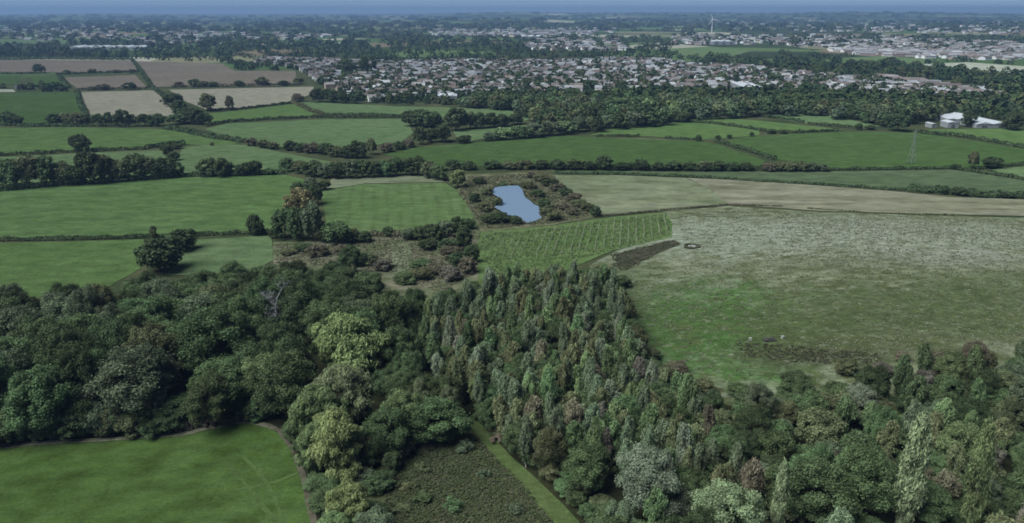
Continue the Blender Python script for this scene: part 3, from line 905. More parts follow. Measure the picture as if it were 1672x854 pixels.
# birch plantation
B = [(680,515),(740,470),(830,450),(950,438),(1005,446),(1030,500),(1046,560),(1060,590),(1140,630),(1200,690),(1215,780),(1150,800),(1050,760),(960,740),(850,700),(790,660),(752,620),(700,570)]
ptsB = scatter(B, 9, 4.3)
ptsB.sort(key=lambda p: p[1])
WB = {'olive': 6, 'grey green': 7, 'mid green': 3.5, 'deep green': 0.8, 'russet': 0.2, 'purple brown': 0.5, 'brown': 0.6, 'silver grey': 1.5, 'light green': 1.4}
for i, (x, y) in enumerate(ptsB):
    if not free(x, y, 0.8):
        continue
    rank = 'near end' if i < len(ptsB) * .33 else ('middle' if i < len(ptsB) * .67 else 'far end')
    c = pick(WB)
    if random.random() < 0.22:
        h = random.uniform(6, 10)
        tree('maple_tree', 'broad', x, y, h, random.uniform(5, 7.5), pick({'deep green': 2, 'mid green': 2, 'olive': 1}), f'rounded maple among birches, {rank} of plantation', 'tree', 'maples among the birches')
    else:
        h = random.triangular(7, 15, 11)
        sz = 'tall' if h > 11 else 'short'
        tree('birch_tree', 'birch', x, y, h, random.uniform(3.0, 4.9), c, f'{sz} {c} birch in the {rank} of the birch plantation', 'tree', 'birches of the plantation')

for x, y in scatter(B, 4, 6.2):
    if free(x, y, 0.5):
        c = pick({'olive': 3, 'mid green': 3, 'deep green': 3, 'grey green': 2})
        tree('sallow_bush', 'scrub', x, y, random.uniform(4, 7.5), random.uniform(5, 7.5), c, f'{c} sallow filling the gaps between the plantation birches', 'bush', 'sallows between the birches')

# scrub wood in the near right
S1 = [(1065,605),(1180,625),(1260,645),(1300,625),(1400,628),(1480,590),(1560,575),(1800,560),(1900,700),(1900,880),(1500,900),(1000,880),(930,800),(960,760),(1060,790),(1150,815),(1230,780),(1210,690),(1150,635)]
ptsC = scatter(S1, 6, 5.6)
ptsC.sort(key=lambda p: p[1])
WC = {'dark green': 2, 'deep green': 3, 'mid green': 3.5, 'grey green': 2.2, 'olive': 2.6, 'light green': 1.4, 'brown': 0.8, 'russet': 0.3, 'purple brown': 0.5, 'silver grey': 0.3}
for i, (x, y) in enumerate(ptsC):
    if not free(x, y, 0.5):
        continue
    rank = 'nearest strip' if i < len(ptsC) * .3 else ('middle' if i < len(ptsC) * .65 else 'hillward edge')
    c = pick(WC)
    r = random.random()
    if r < 0.16:
        tree('birch_tree', 'birch', x, y, random.uniform(8, 12), random.uniform(3.5, 5.5), c, f'{c} birch in the {rank} of the right-hand scrub', 'tree', 'birches in the scrub wood')
    elif r < 0.5:
        tree('maple_tree', 'broad', x, y, random.uniform(7, 11), random.uniform(6, 9), c, f'{c} maple in the {rank} of the right-hand scrub', 'tree', 'maples in the scrub wood')
    else:
        tree('sallow_bush', 'scrub', x, y, random.uniform(4, 8), random.uniform(5, 8), c, f'{c} sallow bush in the {rank} of the right-hand scrub', 'bush', 'sallow bushes in the scrub wood')

for px, py in ((1500,846),(1620,838),(1585,800),(1470,820),(1500,830),(1525,845),(1545,820),(1590,835),(1612,845),(1640,830),(1660,845),(1565,850),(1480,846),(1285,850),(1260,846),(1300,840),(1655,800),(1570,815)):
    x, y, z = at(px, py)
    c = pick({'deep green': 3, 'olive': 3, 'mid green': 2, 'brown': 1})
    tree('sallow_bush', 'scrub', x, y, random.uniform(2.5, 4.5), random.uniform(4.5, 6.5), c, f'low {c} sallow at the foot of the columnar poplars', 'bush', 'low sallows under the poplars')
# russet bracken shrubs at the wood edge, hill edge and path side bushes
def bush_px(px, py, hpx, wpx, colour, label, group, name='hawthorn_bush', kind='bush', auto=True):
    x, y, z = at(px, py)
    d = depth_at(x, y, z)
    return tree(name, kind, x, y, hpx * d / F * 1.05, wpx * d / F, colour, label, 'bush', group, parts=(y < 420), auto=auto)
for px, py, h, w, c in ((292,704,12,22,'russet'),(308,700,14,24,'purple brown'),(326,697,14,24,'russet'),(345,694,12,22,'purple brown'),(365,691,10,20,'russet'),(383,688,10,18,'amber'),(398,686,9,16,'russet'),(815,722,14,26,'russet'),(262,708,9,18,'brown'),(180,712,8,18,'brown')):
    bush_px(px, py, h, w, c, f'{c} bracken clump at the edge of the grass', 'bracken clumps at the grass edge', 'bracken_bush')
for px, py, h, w, c in ((1295,632,26,50,'dark green'),(1380,610,22,36,'olive'),(1472,590,16,22,'russet'),(1060,590,22,38,'olive'),(1105,612,22,36,'brown'),(1150,640,20,40,'olive'),(1210,650,22,44,'mid green'),(1250,660,20,40,'deep green'),(1025,560,34,50,'dark green'),(1015,470,20,30,'deep green'),(985,448,16,30,'olive'),(1440,612,18,36,'purple brown')):
    bush_px(px, py, h, w, c, f'{c} thorn bush where the scrub meets the rough hill', 'thorn bushes along the rough hill', kind='scrub')

for px in range(-30, 436, 17):
    py = np.interp(px, [-30, 130, 280, 330, 400, 440], [728, 715, 708, 696, 683, 690]) - random.uniform(0, 9)
    if 285 < px < 400:
        py -= 10
    c = pick({'dark green': 2, 'deep green': 3, 'mid green': 2, 'grey green': 1, 'olive': 1})
    bush_px(px, py, random.uniform(30, 62), random.uniform(44, 66), c, f'{c} hazel at the foot of the oaks by the near pasture', 'hazels along the near pasture', 'hazel_bush', 'scrub')
for px, py in ((486,716),(500,738),(512,770),(520,800),(530,830),(545,800),(560,830),(590,790),(600,760),(575,770),(620,800),(640,770),(625,740),(650,750),(610,850),(640,720),(670,730),(585,850)):
    c = pick({'dark green': 2, 'deep green': 3, 'mid green': 2, 'grey green': 2, 'olive': 1})
    bush_px(px, py, random.uniform(20, 38), random.uniform(34, 56), c, f'{c} hazel below the willows by the track', 'hazels below the willows', 'hazel_bush', 'scrub')
for px, py in ((700,730),(760,735),(690,770),(790,780),(740,830),(690,820),(840,838),(665,800),(655,836)):
    c = pick({'grey green': 3, 'olive': 3, 'brown': 1, 'mid green': 2})
    bush_px(px, py, random.uniform(8, 16), random.uniform(18, 34), c, f'low {c} bush on the bramble ground', 'low bushes on the bramble ground')
for px, py in ((815,708),(835,730),(862,754),(885,777),(908,802),(932,824),(795,688),(948,844),(850,740),(825,702),(846,718),(870,740),(895,762),(920,786),(944,808),(965,830),(985,848),(805,690),(876,764),(922,812)):
    c = pick({'deep green': 2, 'mid green': 2, 'olive': 2, 'brown': 1})
    bush_px(px + random.choice((4, 9, 14)), py + 2, random.uniform(16, 34), random.uniform(32, 48), c, f'{c} bush on the far side of the mown path', 'bushes lining the mown path', 'sallow_bush', 'scrub')

# bramble thicket stuff and rough hill tussocks
def tuft_field(name, pxpoly, count, hgt, wid, cols, blades, label, test=None, upright=0.8):
    poly = [at(*p)[:2] for p in pxpoly]
    xs = [p[0] for p in poly]; ys = [p[1] for p in poly]
    rng = RNG
    P = []
    while len(P) < count:
        a = rng.uniform(min(xs), max(xs), 4000); b = rng.uniform(min(ys), max(ys), 4000)
        ok = inside_np(poly, a, b)
        for x, y in zip(a[ok], b[ok]):
            if len(P) < count and (test is None or test(x, y)):
                P.append((x, y))
    P = np.array(P)
    z = terrain(P[:, 0], P[:, 1]) + 0.12
    C = np.repeat(np.column_stack([P, z]), blades, 0)
    n = len(C)
    s = rng.uniform(0.5, 1.4, len(P)).repeat(blades)
    off = rng.normal(size=(n, 2)) * 0.35 * wid * s[:, None]
    C[:, :2] += off
    C[:, 2] += rng.uniform(0.15, 1, n) ** 1.3 * hgt * s * 0.8
    Nn = np.column_stack([off * 0.8, np.full(n, upright)]) + rng.normal(size=(n, 3)) * 0.35
    ci = rng.integers(0, len(cols), len(P)).repeat(blades)
    cc = 0.72 * np.array(cols)[ci] * rng.uniform(0.75, 1.25, (n, 1))
    V, Q, _ = leaves(name, C, Nn, wid * 0.45 * rng.uniform(0.6, 1.2, n), np.zeros(n))
    o = link(name, mesh_np(name, V, Q, None, M_COL, col=cc))
    o['kind'] = 'stuff'; o['label'] = label; o['category'] = 'undergrowth'
    return o

def hill_noise(x, y):
    v = math.sin(x / 17.0 + 1.3 * math.sin(y / 13.0)) + math.sin(y / 9.0 + 1.1 * math.sin(x / 23.0)) + 0.7 * math.sin((x - y) / 6.0)
    return random.random() < 0.5 + 0.32 * v
HILL = [(1105,352),(1190,341),(1340,349),(1500,354),(1720,360),(1760,570),(1500,590),(1250,640),(1100,610),(1050,570),(1020,480),(1025,446),(1070,424),(1120,410)]
tuft_field('tussock_grass', HILL, 9000, 0.22, 0.5, [(0.17, 0.195, 0.13), (0.14, 0.165, 0.095), (0.21, 0.23, 0.165)], 5, 'pale tussocks covering the rough hill', hill_noise)
tuft_field('rush_clumps', HILL, 2500, 0.22, 0.5, [(0.10, 0.125, 0.055), (0.11, 0.13, 0.065), (0.125, 0.13, 0.07)], 5, 'darker rushes between the pale tussocks', lambda x, y: not hill_noise(x, y))
tuft_field('bramble_thicket', [(660,720),(700,700),(772,712),(850,790),(920,880),(600,880),(640,790)], 6000, 0.5, 0.5, [(0.075, 0.10, 0.045), (0.09, 0.11, 0.055), (0.11, 0.11, 0.07), (0.10, 0.12, 0.07), (0.07, 0.09, 0.045)], 8, 'tangled brambles and weeds beside the mown path')
tuft_field('bank_weeds', [(748,315),(765,290),(860,285),(905,290),(958,334),(985,350),(900,366),(790,376),(774,352)], 3000, 0.8, 0.8, [(0.13, 0.14, 0.085), (0.09, 0.105, 0.05), (0.16, 0.16, 0.115), (0.12, 0.105, 0.07)], 6, 'dry weeds on the bank around the pond', lambda x, y: not inside(POND, x, y))
tuft_field('scrub_weeds', [(450,400),(520,397),(600,390),(700,386),(765,373),(780,382),(776,450),(720,480),(620,440),(450,430)], 2600, 0.6, 0.7, [(0.10, 0.13, 0.06), (0.16, 0.155, 0.11), (0.11, 0.125, 0.065), (0.2, 0.195, 0.15), (0.14, 0.12, 0.085)], 6, 'brown weeds on the scrubby ground')
tuft_field('soil_weeds', [(998,416),(1060,402),(1100,393),(1112,399),(1076,414),(1022,444),(1000,438)], 500, 0.5, 0.6, [(0.08, 0.085, 0.05), (0.06, 0.07, 0.035), (0.10, 0.11, 0.06)], 6, 'rough weeds along the dark strip of soil')
tuft_field('reed_fringe', [(1200,560),(1300,566),(1440,580),(1440,600),(1300,592),(1215,584)], 500, 0.35, 0.5, [(0.055, 0.06, 0.038), (0.07, 0.065, 0.045), (0.05, 0.06, 0.033)], 6, 'dark damp rushes in the dip of the hill')

# ------------------------------------------------------------------ hedges
def hedge(px, h, w, colour, label, size=None, ragged=0.35):
    P = [at(*p) for p in px]
    C, Nn, S, T = [], [], [], []
    tops = 0.0
    for a, b in zip(P[:-1], P[1:]):
        a2, b2 = np.array(a[:2]), np.array(b[:2])
        ln = float(np.linalg.norm(b2 - a2))
        dist = float(np.linalg.norm((a2 + b2) / 2))
        sz = size or max(0.35, dist * 0.0013)
        n = int(ln * (2 * h + w) / (sz * sz * 0.9))
        n = min(n, 4200)
        t = RNG.random(n)
        ang = RNG.uniform(0, math.pi, n)
        dirn = (b2 - a2) / max(ln, 1e-6); nrm = np.array([-dirn[1], dirn[0]])
        s = t * ln
        ph = random.uniform(0, 6)
        hh = h * (1 + ragged * (0.6 * np.sin(s / 3.1 + ph) * np.sin(s / 7.7 + ph * 2) + 0.4 * np.sin(s / 1.7)))
        ww = w * (1 + ragged * 0.6 * np.sin(s / 4.3 + ph))
        rad = RNG.uniform(0.75, 1.08, n)
        off = np.cos(ang) * ww / 2 * rad
        z = np.abs(np.sin(ang)) ** 0.6 * hh * rad
        xy = a2 + (b2 - a2) * t[:, None] + nrm * off[:, None]
        zz = terrain(xy[:, 0], xy[:, 1]) + np.maximum(0.1, z)
        C.append(np.column_stack([xy, zz]))
        Nn.append(np.column_stack([nrm[None, :] * np.cos(ang)[:, None], np.sin(ang) * 0.9]) + RNG.normal(size=(n, 3)) * 0.45)
        S.append(sz * RNG.uniform(0.6, 1.2, n)); T.append(np.clip(RNG.normal(0.45, 0.25, n), 0, 1))
    V, Q, T = leaves('hedge', np.concatenate(C), np.concatenate(Nn), np.concatenate(S), np.concatenate(T))
    o = link('hedge', mesh_np('hedge', V, Q, None, M_FOL, T), None, COLOURS[colour])
    tag(o, label, 'hedge', 'field hedges')

HEDGES = [
 ([(-40,395),(120,392),(235,389),(330,385),(440,381)], 1.7, 1.8, 'dark green', 'long clipped dark hedge running below the largest left pasture'),
 ([(-40,256),(60,252),(160,247),(239,244)], 2.0, 2.4, 'dark green', 'dark hedge under the lone round tree'),
 ([(239,243),(274,239),(302,236)], 3.0, 4, 'dark green', 'bushy hedge end right of the lone round tree'),
 ([(-40,205),(90,207),(260,207)], 2.2, 3, 'dark green', 'dark hedge at the foot of the bushy row under the stubble'),
 ([(272,211),(300,215),(340,224),(400,233)], 3.0, 7, 'dark green', 'dark diagonal hedge meeting the pale pasture'),
 ([(335,207),(370,200),(430,196),(527,192),(655,192)], 2.2, 3, 'dark green', 'thin dark hedge along the top of the large pale pasture'),
 ([(478,168),(505,181),(530,188)], 2.4, 4, 'olive', 'short hedge running down from the brownish tree'),
 ([(530,188),(600,188),(660,190)], 1.8, 2.5, 'dark green', 'thin hedge below the long pale pasture'),
 ([(282,289),(380,287),(467,284)], 2.4, 3, 'dark green', 'hedge along the top of the largest left pasture'),
 ([(-40,316),(60,307),(120,302),(292,290)], 2.8, 4, 'dark green', 'dense hedge base beneath the big tree row'),
 ([(1165,231),(1210,243),(1265,261)], 2.2, 3, 'dark green', 'slanting dark hedge between the two bright green fields'),
 ([(790,275),(900,275),(1000,276),(1120,277),(1250,278)], 2.6, 4, 'dark green', 'long thick hedge behind the dry grass field'),
 ([(1250,278),(1360,279),(1460,278),(1560,276)], 1.8, 2.5, 'dark green', 'thin straight hedge below the pylon field'),
 ([(905,284),(1000,285),(1120,289),(1257,298),(1400,306),(1482,312)], 1.3, 2, 'dark green', 'low dark hedge line above the brown seeding grass'),
 ([(1482,312),(1520,315),(1580,319),(1720,326)], 3.0, 6, 'dark green', 'taller bushy hedge right of the brown seeding grass'),
 ([(1495,217),(1560,222),(1620,232),(1720,252)], 2.4, 3, 'dark green', 'curving dark hedge in front of the white sheds'),
 ([(1115,198),(1190,205),(1262,217)], 2.0, 3, 'dark green', 'slanting hedge above the thin green wedge'),
 ([(1238,190),(1300,198),(1312,201)], 2.0, 3, 'dark green', 'short hedge below the far woodland'),
 ([(1318,203),(1360,206),(1402,210)], 2.0, 3, 'dark green', 'short hedge leading to the large round tree by the sheds'),
 ([(1250,216),(1300,217),(1370,214)], 1.8, 2.5, 'dark green', 'thin hedge along the back of the pylon field'),
 ([(972,223),(1045,223)], 1.5, 2.5, 'dark green', 'short dark hedge stub beside the far strip field'),
 ([(1085,226),(1140,229)], 1.5, 2.5, 'dark green', 'short dark hedge stub near three small bushes'),
 ([(1558,277),(1610,284),(1720,302)], 2.0, 3, 'dark green', 'hedge slanting down to the right edge behind brown grass'),
 ([(1590,277),(1640,272),(1720,266)], 2.0, 3, 'dark green', 'hedge rising to the right edge beside two bushes'),
 ([(558,389),(600,386),(663,388)], 2.2, 3.5, 'brown', 'brown hedge below the striped field'),
 ([(92,122),(150,120),(227,117)], 2.4, 5, 'dark green', 'dark hedge between two ploughed fields'),
 ([(217,99),(232,118),(248,143),(278,166)], 3.0, 5, 'dark green', 'dark hedge slanting between the ploughed fields'),
 ([(127,147),(190,146),(242,145)], 2.4, 5, 'brown', 'brown hedge above the small stubble field'),
 ([(280,143),(350,142),(490,139)], 3.0, 5, 'brown', 'brown hedge along the top of the long stubble field'),
 ([(-40,121),(30,121),(75,120)], 2.4, 5, 'dark green', 'hedge at the foot of the farthest ploughed field'),
 ([(126,150),(132,170),(142,192)], 3.0, 5, 'dark green', 'hedge between the bright pasture and the stubble'),
 ([(338,182),(402,178),(476,169)], 2.0, 3, 'dark green', 'curved hedge at the foot of the long stubble field'),
 ([(98,126),(112,145)], 3.0, 6, 'dark green', 'short hedge beside the small bright paddock'),
 ([(988,353),(1050,347),(1100,342),(1190,335),(1278,338)], 0.6, 1.2, 'brown', 'low straggly brown hedge behind the sapling enclosure'),
 ([(1318,341),(1380,345),(1430,349),(1560,352)], 0.5, 1.2, 'olive', 'low straggly hedge on the hill crest'),
 ([(0,97),(100,97),(217,98)], 4.0, 14, 'dark green', 'thick dark shelter belt behind the farthest ploughed field'),
]
for px, h, w, c, lb in HEDGES:
    hedge(px, h, w, c, lb)

# ------------------------------------------------------------------ hedgerow trees
def tree_px(px, py, hpx, wpx, colour, label, group, kind='mid', name='hedgerow_tree', auto=True):
    x, y, z = at(px, py)
    d = depth_at(x, y, z)
    TAKEN.append((x, y, wpx * d / F * 0.4))
    return tree(name, kind, x, y, hpx * d / F * 1.04, wpx * d / F, colour, label, 'tree', group, parts=(y < 760), auto=auto)

LONE = [
 (131,249,28,29,'dark green','lone round dark tree in the wide left pasture'),
 (263,444,52,72,'dark green','large spreading dark tree at the lower edge of the left pasture'),
 (295,410,34,46,'dark green','smaller dark tree behind the large spreading tree'),
 (251,388,20,12,'olive','thin olive sapling standing in the long clipped hedge'),
 (418,384,34,27,'dark green','dark tree at the right end of the long clipped hedge'),
 (340,181,27,30,'olive','broad lone tree on the long stubble field'),
 (376,180,22,14,'brown','narrow lone brown tree on the long stubble field'),
 (486,166,13,18,'brown','small brownish tree at the corner of the stubble'),
 (64,119,14,18,'dark green','round dark tree beside the farthest ploughed field'),
 (1465,214,27,38,'dark green','large round dark tree left of the white sheds'),
 (1580,207,24,24,'dark green','dark tree in front of the white sheds'),
 (1652,212,28,36,'dark green','dark tree at the right end of the white sheds'),
 (1587,274,26,20,'olive','upright olive tree at the corner of the pylon field'),
 (1617,275,18,28,'dark green','low dark thorn right of the upright olive tree'),
 (748,306,28,30,'yellow green','bright yellow-green tree at the corner of the striped field'),
 (972,353,16,24,'dark green','dark round thorn at the end of the pond bank'),
 (583,258,26,30,'dark green','dark tree in the hedge below the large pale pasture'),
 (607,252,25,18,'olive','narrow tree beside the dark hedge tree'),
 (985,277,22,28,'dark green','round dark tree in the long thick hedge'),
 (634,386,15,24,'dark green','small dark thorn in the brown hedge'),
 (567,122,24,30,'deep green','dark tree group member left in the town'),
 (600,120,28,26,'dark green','tallest dark tree on the left of the town'),
 (490,352,44,42,'amber','amber tinted tree right of the largest left pasture'),
 (466,388,46,44,'dark green','dark tree at the corner of the largest left pasture'),
 (484,392,52,34,'deep green','tall deep green tree beside the amber one'),
 (511,394,62,40,'grey green','conical grey-green tree left of the striped field'),
 (515,334,32,26,'dark green','dark tree above the conical grey-green tree'),
 (552,398,34,52,'deep green','spreading deep green tree below the striped field corner'),
]
for px, py, h, w, c, lb in LONE:
    tree_px(px, py, h, w, c, lb, None, auto=False)

ROWS = [
 ('big tree row beside the narrow pale pasture', [(-20,308,46,50),(18,308,46,48),(50,306,50,44),(78,304,48,40),(104,302,36,36),(122,302,30,34),(150,301,52,44),(172,299,44,36),(194,297,34,30),(224,294,40,44),(248,292,32,34),(268,291,32,32),(286,290,26,24)], {'dark green':3,'deep green':3,'olive':2,'mid green':1}),
 ('hedge along the top of the largest left pasture', [(345,288,30,34),(365,288,28,30),(388,287,18,24),(402,287,20,24),(417,286,22,24),(440,285,10,20),(470,280,22,26),(492,283,20,30),(514,288,24,34)], {'dark green':2,'deep green':2,'olive':2,'mid green':1}),
 ('bushy row under the stubble field', [(12,203,20,28),(28,204,14,24),(90,204,18,28),(108,203,18,26),(126,205,20,26),(142,205,17,22),(160,205,18,24),(177,205,20,20),(200,206,26,26),(216,205,17,22),(236,205,18,24),(258,206,19,26)], {'dark green':2,'deep green':2,'olive':2,'grey green':1}),
 ('dark copse at the corner of the stubble', [(284,174,20,32),(294,182,18,26),(302,200,22,30),(318,203,25,34),(332,203,18,26),(290,203,16,30)], {'dark green':4,'deep green':1}),
 ('dark copse between stubble and town', [(520,167,22,24),(534,167,20,24),(548,168,20,22),(563,169,18,24),(578,169,14,22)], {'dark green':4,'deep green':2}),
 ('copse beside the large pale pasture', [(672,206,24,36),(690,208,28,40),(708,210,26,38),(744,213,36,36),(768,210,26,28),(784,210,24,26),(800,208,22,26),(820,206,18,30),(842,203,16,28),(686,236,28,22),(705,232,22,26),(722,232,26,36),(757,234,12,24)], {'dark green':5,'deep green':2,'olive':1}),
 ('pale crowned row below the far woodland', [(800,230,14,26),(822,228,18,34),(848,226,20,34),(872,224,22,34),(896,221,22,34),(920,219,20,30),(945,215,22,30),(968,212,20,30),(990,209,20,30),(1010,207,20,28),(1032,204,20,28),(1054,202,18,28),(1078,200,18,28),(1100,198,18,28)], {'mid green':2,'olive':3,'grey green':3,'light green':1}),
 ('hedge of thorns below the large pale pasture', [(412,238,12,20),(430,241,12,24),(446,243,10,22),(474,245,14,24),(494,248,14,26),(512,250,16,26),(532,252,18,26),(550,256,16,26),(566,258,18,24),(632,248,14,26),(652,244,12,22),(668,240,12,20)], {'brown':3,'olive':2,'dark green':2}),
 ('tangled tree row above the striped field', [(532,290,22,34),(552,291,24,34),(572,291,28,34),(592,290,28,32),(612,289,24,32),(630,288,24,30),(648,287,28,30),(664,286,24,30),(682,287,30,30),(700,290,26,30),(718,294,24,28),(508,312,22,28),(530,310,14,24)], {'dark green':2,'deep green':2,'olive':2,'mid green':1,'grey green':1}),
 ('long thick hedge behind the dry grass field', [(740,277,16,24),(765,277,14,26),(805,276,14,26),(830,276,12,26),(858,276,14,28),(884,276,14,26),(910,277,16,26),(936,277,16,26),(960,277,14,24),(1015,278,12,24),(1045,278,18,28),(1075,278,12,26),(1100,278,14,26),(1125,278,14,24),(1150,279,16,26),(1172,279,16,24),(1195,279,14,24),(1218,279,14,22)], {'dark green':4,'deep green':2,'olive':1}),
 ('pale scrubby hedge top left of the pylon', [(1255,280,13,22),(1272,280,15,22),(1290,280,15,22),(1308,280,15,22),(1326,280,14,22),(1343,280,12,20)], {'brown':2,'olive':2,'grey green':1}),
 ('thorns on the lower side of the striped field', [(668,392,18,26),(686,392,22,28),(706,394,28,32),(726,390,28,34),(745,380,24,32),(762,374,18,26),(700,408,18,34),(730,412,22,34),(757,410,40,30),(770,430,30,28),(748,436,24,34)], {'dark green':3,'deep green':3,'grey green':1}),
 ('scrubby ground beside the striped field', [(495,410,12,30),(520,418,18,36),(600,432,18,40),(625,440,16,34),(690,436,12,34),(716,446,18,38),(735,424,22,36),(745,402,14,30),(690,456,18,40),(660,462,16,40),(735,456,20,40),(764,446,26,34),(560,414,14,34),(470,416,9,26)], {'brown':2,'olive':3,'deep green':2,'purple brown':1}),
 ('bushes on the bank of the pond', [(782,300,10,22),(795,318,12,24),(812,337,14,22),(790,345,14,26),(800,365,16,34),(820,364,16,30),(841,366,13,22),(862,308,12,26),(878,322,12,24),(888,338,14,22),(894,352,16,24),(905,360,14,28),(820,306,7,20),(838,305,7,20),(775,330,14,20)], {'dark green':3,'deep green':2,'olive':3}),
 ('scrub line slanting from the pond', [(870,290,10,24),(886,296,12,26),(900,304,12,26),(912,312,12,26),(924,320,12,26),(938,328,12,26),(946,338,12,26),(958,344,12,24),(935,350,10,26),(918,342,10,22)], {'brown':3,'olive':2,'dark green':2}),
 ('hedge bushes of the ploughed fields', [(110,121,6,14),(150,120,7,12),(190,119,5,14),(215,119,6,14),(170,147,9,18),(213,147,12,20),(150,147,6,16),(292,142,8,14),(318,142,12,20),(332,142,9,18),(348,142,8,18),(390,141,9,16),(428,140,13,22),(462,140,8,16),(488,137,10,20)], {'brown':3,'dark green':2,'olive':1}),
 ('small bushes in the hedges right of centre', [(1140,230,9,12),(1172,229,8,10),(1190,226,6,9),(1227,223,7,9),(1260,218,7,16),(1278,218,6,16),(1402,212,10,14),(1420,212,7,16),(1540,316,12,26),(1565,319,12,26),(1600,321,10,26),(1640,323,10,26),(1515,314,10,22),(1560,277,9,18)], {'dark green':3,'deep green':1}),
 ('bushes right of the bushy hedge end', [(275,256,18,18),(284,262,14,20),(268,244,7,20),(288,243,8,20),(346,238,5,8)], {'dark green':3,'brown':1}),
 ('thicket left of the striped field', [(452,388,18,22),(530,396,22,26),(575,396,22,30),(596,396,18,24),(500,330,24,24),(486,318,20,26),(476,346,22,24)], {'dark green':2,'olive':1,'deep green':2}),
]
for place, lst, ws in ROWS:
    for px, py, h, w in lst:
        c = pick(ws)
        if h >= 17:
            tree_px(px, py, h, w, c, f'{c} tree, {place}', place)
        else:
            bush_px(px, py, h, w, c, f'{c} bush, {place}', place, kind='mid')

# ------------------------------------------------------------------ sapling rows in tubes
def saplings():
    s = Solid()
    s.tube((0, 0, 0), (0, 0, 1.35), 0.13, 0.13, 5)
    tube = s.mesh('tree_tube', M_OBJ)
    poly = [at(*p)[:2] for p in [(790,384),(900,374),(1000,360),(1084,351),(1093,366),(1092,384),(1050,396),(990,408),(900,420),(800,425),(786,410)]]
    xs = [p[0] for p in poly]; ys = [p[1] for p in poly]
    x = max(xs) + 2; pts = []; row = 0
    while x > min(xs) - 15:
        y = min(ys); row += 1; seat = 0
        while y < max(ys):
            a = x + 0.15 * (y - min(ys)) + random.uniform(-.2, .2); b = y + random.uniform(-.4, .4)
            if inside(poly, a, b) and random.random() < 0.9:
                seat += 1; pts.append((a, b, row, seat))
            y += 2.7
        x -= 3.1
    near, rest = pts[:300], pts[300:]
    for a, b, row, seat in near:
        o = link('tree_tube', tube, None, random.choice([(0.24, 0.28, 0.19), (0.20, 0.25, 0.14), (0.17, 0.22, 0.11)]), (a, b, float(terrain(a, b)) + 0.1))
        k = random.uniform(0.75, 1.25); o.scale = (1.3, 1.3, k); o.rotation_euler = (random.uniform(-.08, .08), random.uniform(-.08, .08), 0)
        tag(o, f'pale sapling tube, {nth(seat)} from the near end of the {nth(row)} row', 'tree tube', 'sapling tubes in rows')
    V, Q, k = [], [], 0
    if rest:
        s2 = Solid()
        for a, b, _, _ in rest:
            z = float(terrain(a, b)) + 0.1
            s2.tube((a, b, z), (a, b, z + random.uniform(0.9, 1.6)), 0.17, 0.17, 5, col=random.choice([(0.20, 0.25, 0.15), (0.17, 0.22, 0.11), (0.14, 0.19, 0.085)]))
        o = link('sapling_tubes', s2.mesh('sapling_tubes', M_COL))
        tag(o, 'remaining pale sapling tubes across the green enclosure', 'tree tubes', None, 'stuff')
    tuft_field('sapling_weeds', [(788,384),(900,374),(1000,360),(1086,350),(1094,366),(1092,386),(1050,398),(990,412),(900,440),(800,450),(784,410)], 2600, 0.7, 0.7, [(0.10, 0.15, 0.055), (0.12, 0.16, 0.075), (0.07, 0.11, 0.04), (0.14, 0.17, 0.09)], 4, 'tall green weeds between the sapling rows')
saplings()

# ------------------------------------------------------------------ small works on the hill
def ring_tank():
    x, y, z = at(1130, 404)
    o = bpy.data.objects.new('spring_basin', None); COL.objects.link(o); o.location = (x, y, z)
    s = Solid(); n = 20
    for i in range(n):
        a, b = 2 * math.pi * i / n, 2 * math.pi * (i + 1) / n
        s.tube((2.6 * math.cos(a), 2.6 * math.sin(a), 0.5), (2.6 * math.cos(b), 2.6 * math.sin(b), 0.5), 0.5, 0.5, 6)
    link('rim', s.mesh('rim', M_OBJ), o, (0.05, 0.055, 0.035))
    for dx, dy, r in ((-0.9, 0.2, 0.75), (0.8, -0.1, 0.8), (0.1, 0.7, 0.55)):
        s = Solid(); s.tube((dx, dy, 0), (dx, dy, 0.7), r, r * 0.7, 8)
        link('stone', s.mesh('stone', M_OBJ), o, (0.27, 0.29, 0.28))
    tag(o, 'dark earth ring with pale stones at the end of the bare soil', 'basin')
    for i, (px, py) in enumerate(((1225, 556), (1278, 553))):
        x, y, z = at(px, py)
        s = Solid(); s.box((0, 0, 0.35), (0.7, 0.7, 0.7))
        b = link('concrete_block', s.mesh('concrete_block', M_OBJ), None, (0.26, 0.29, 0.26), (x, y, z + 0.1))
        b.rotation_euler = (0, 0, 0.4 * i)
        tag(b, ('left' if i == 0 else 'right') + ' small pale block beside the dark dip on the hill', 'block', 'blocks on the hill')
    x, y, z = at(1256, 557)
    s = Solid(); s.box((0, 0, 0.3), (3.2, 1.6, 0.6), 0.1); s.box((0.3, 0.1, 0.75), (1.8, 1.0, 0.3), 0.2)
    b = link('culvert_head', s.mesh('culvert_head', M_OBJ), None, (0.06, 0.06, 0.055), (x, y, z + 0.05))
    tag(b, 'low dark culvert head between the two pale blocks', 'culvert')
ring_tank()

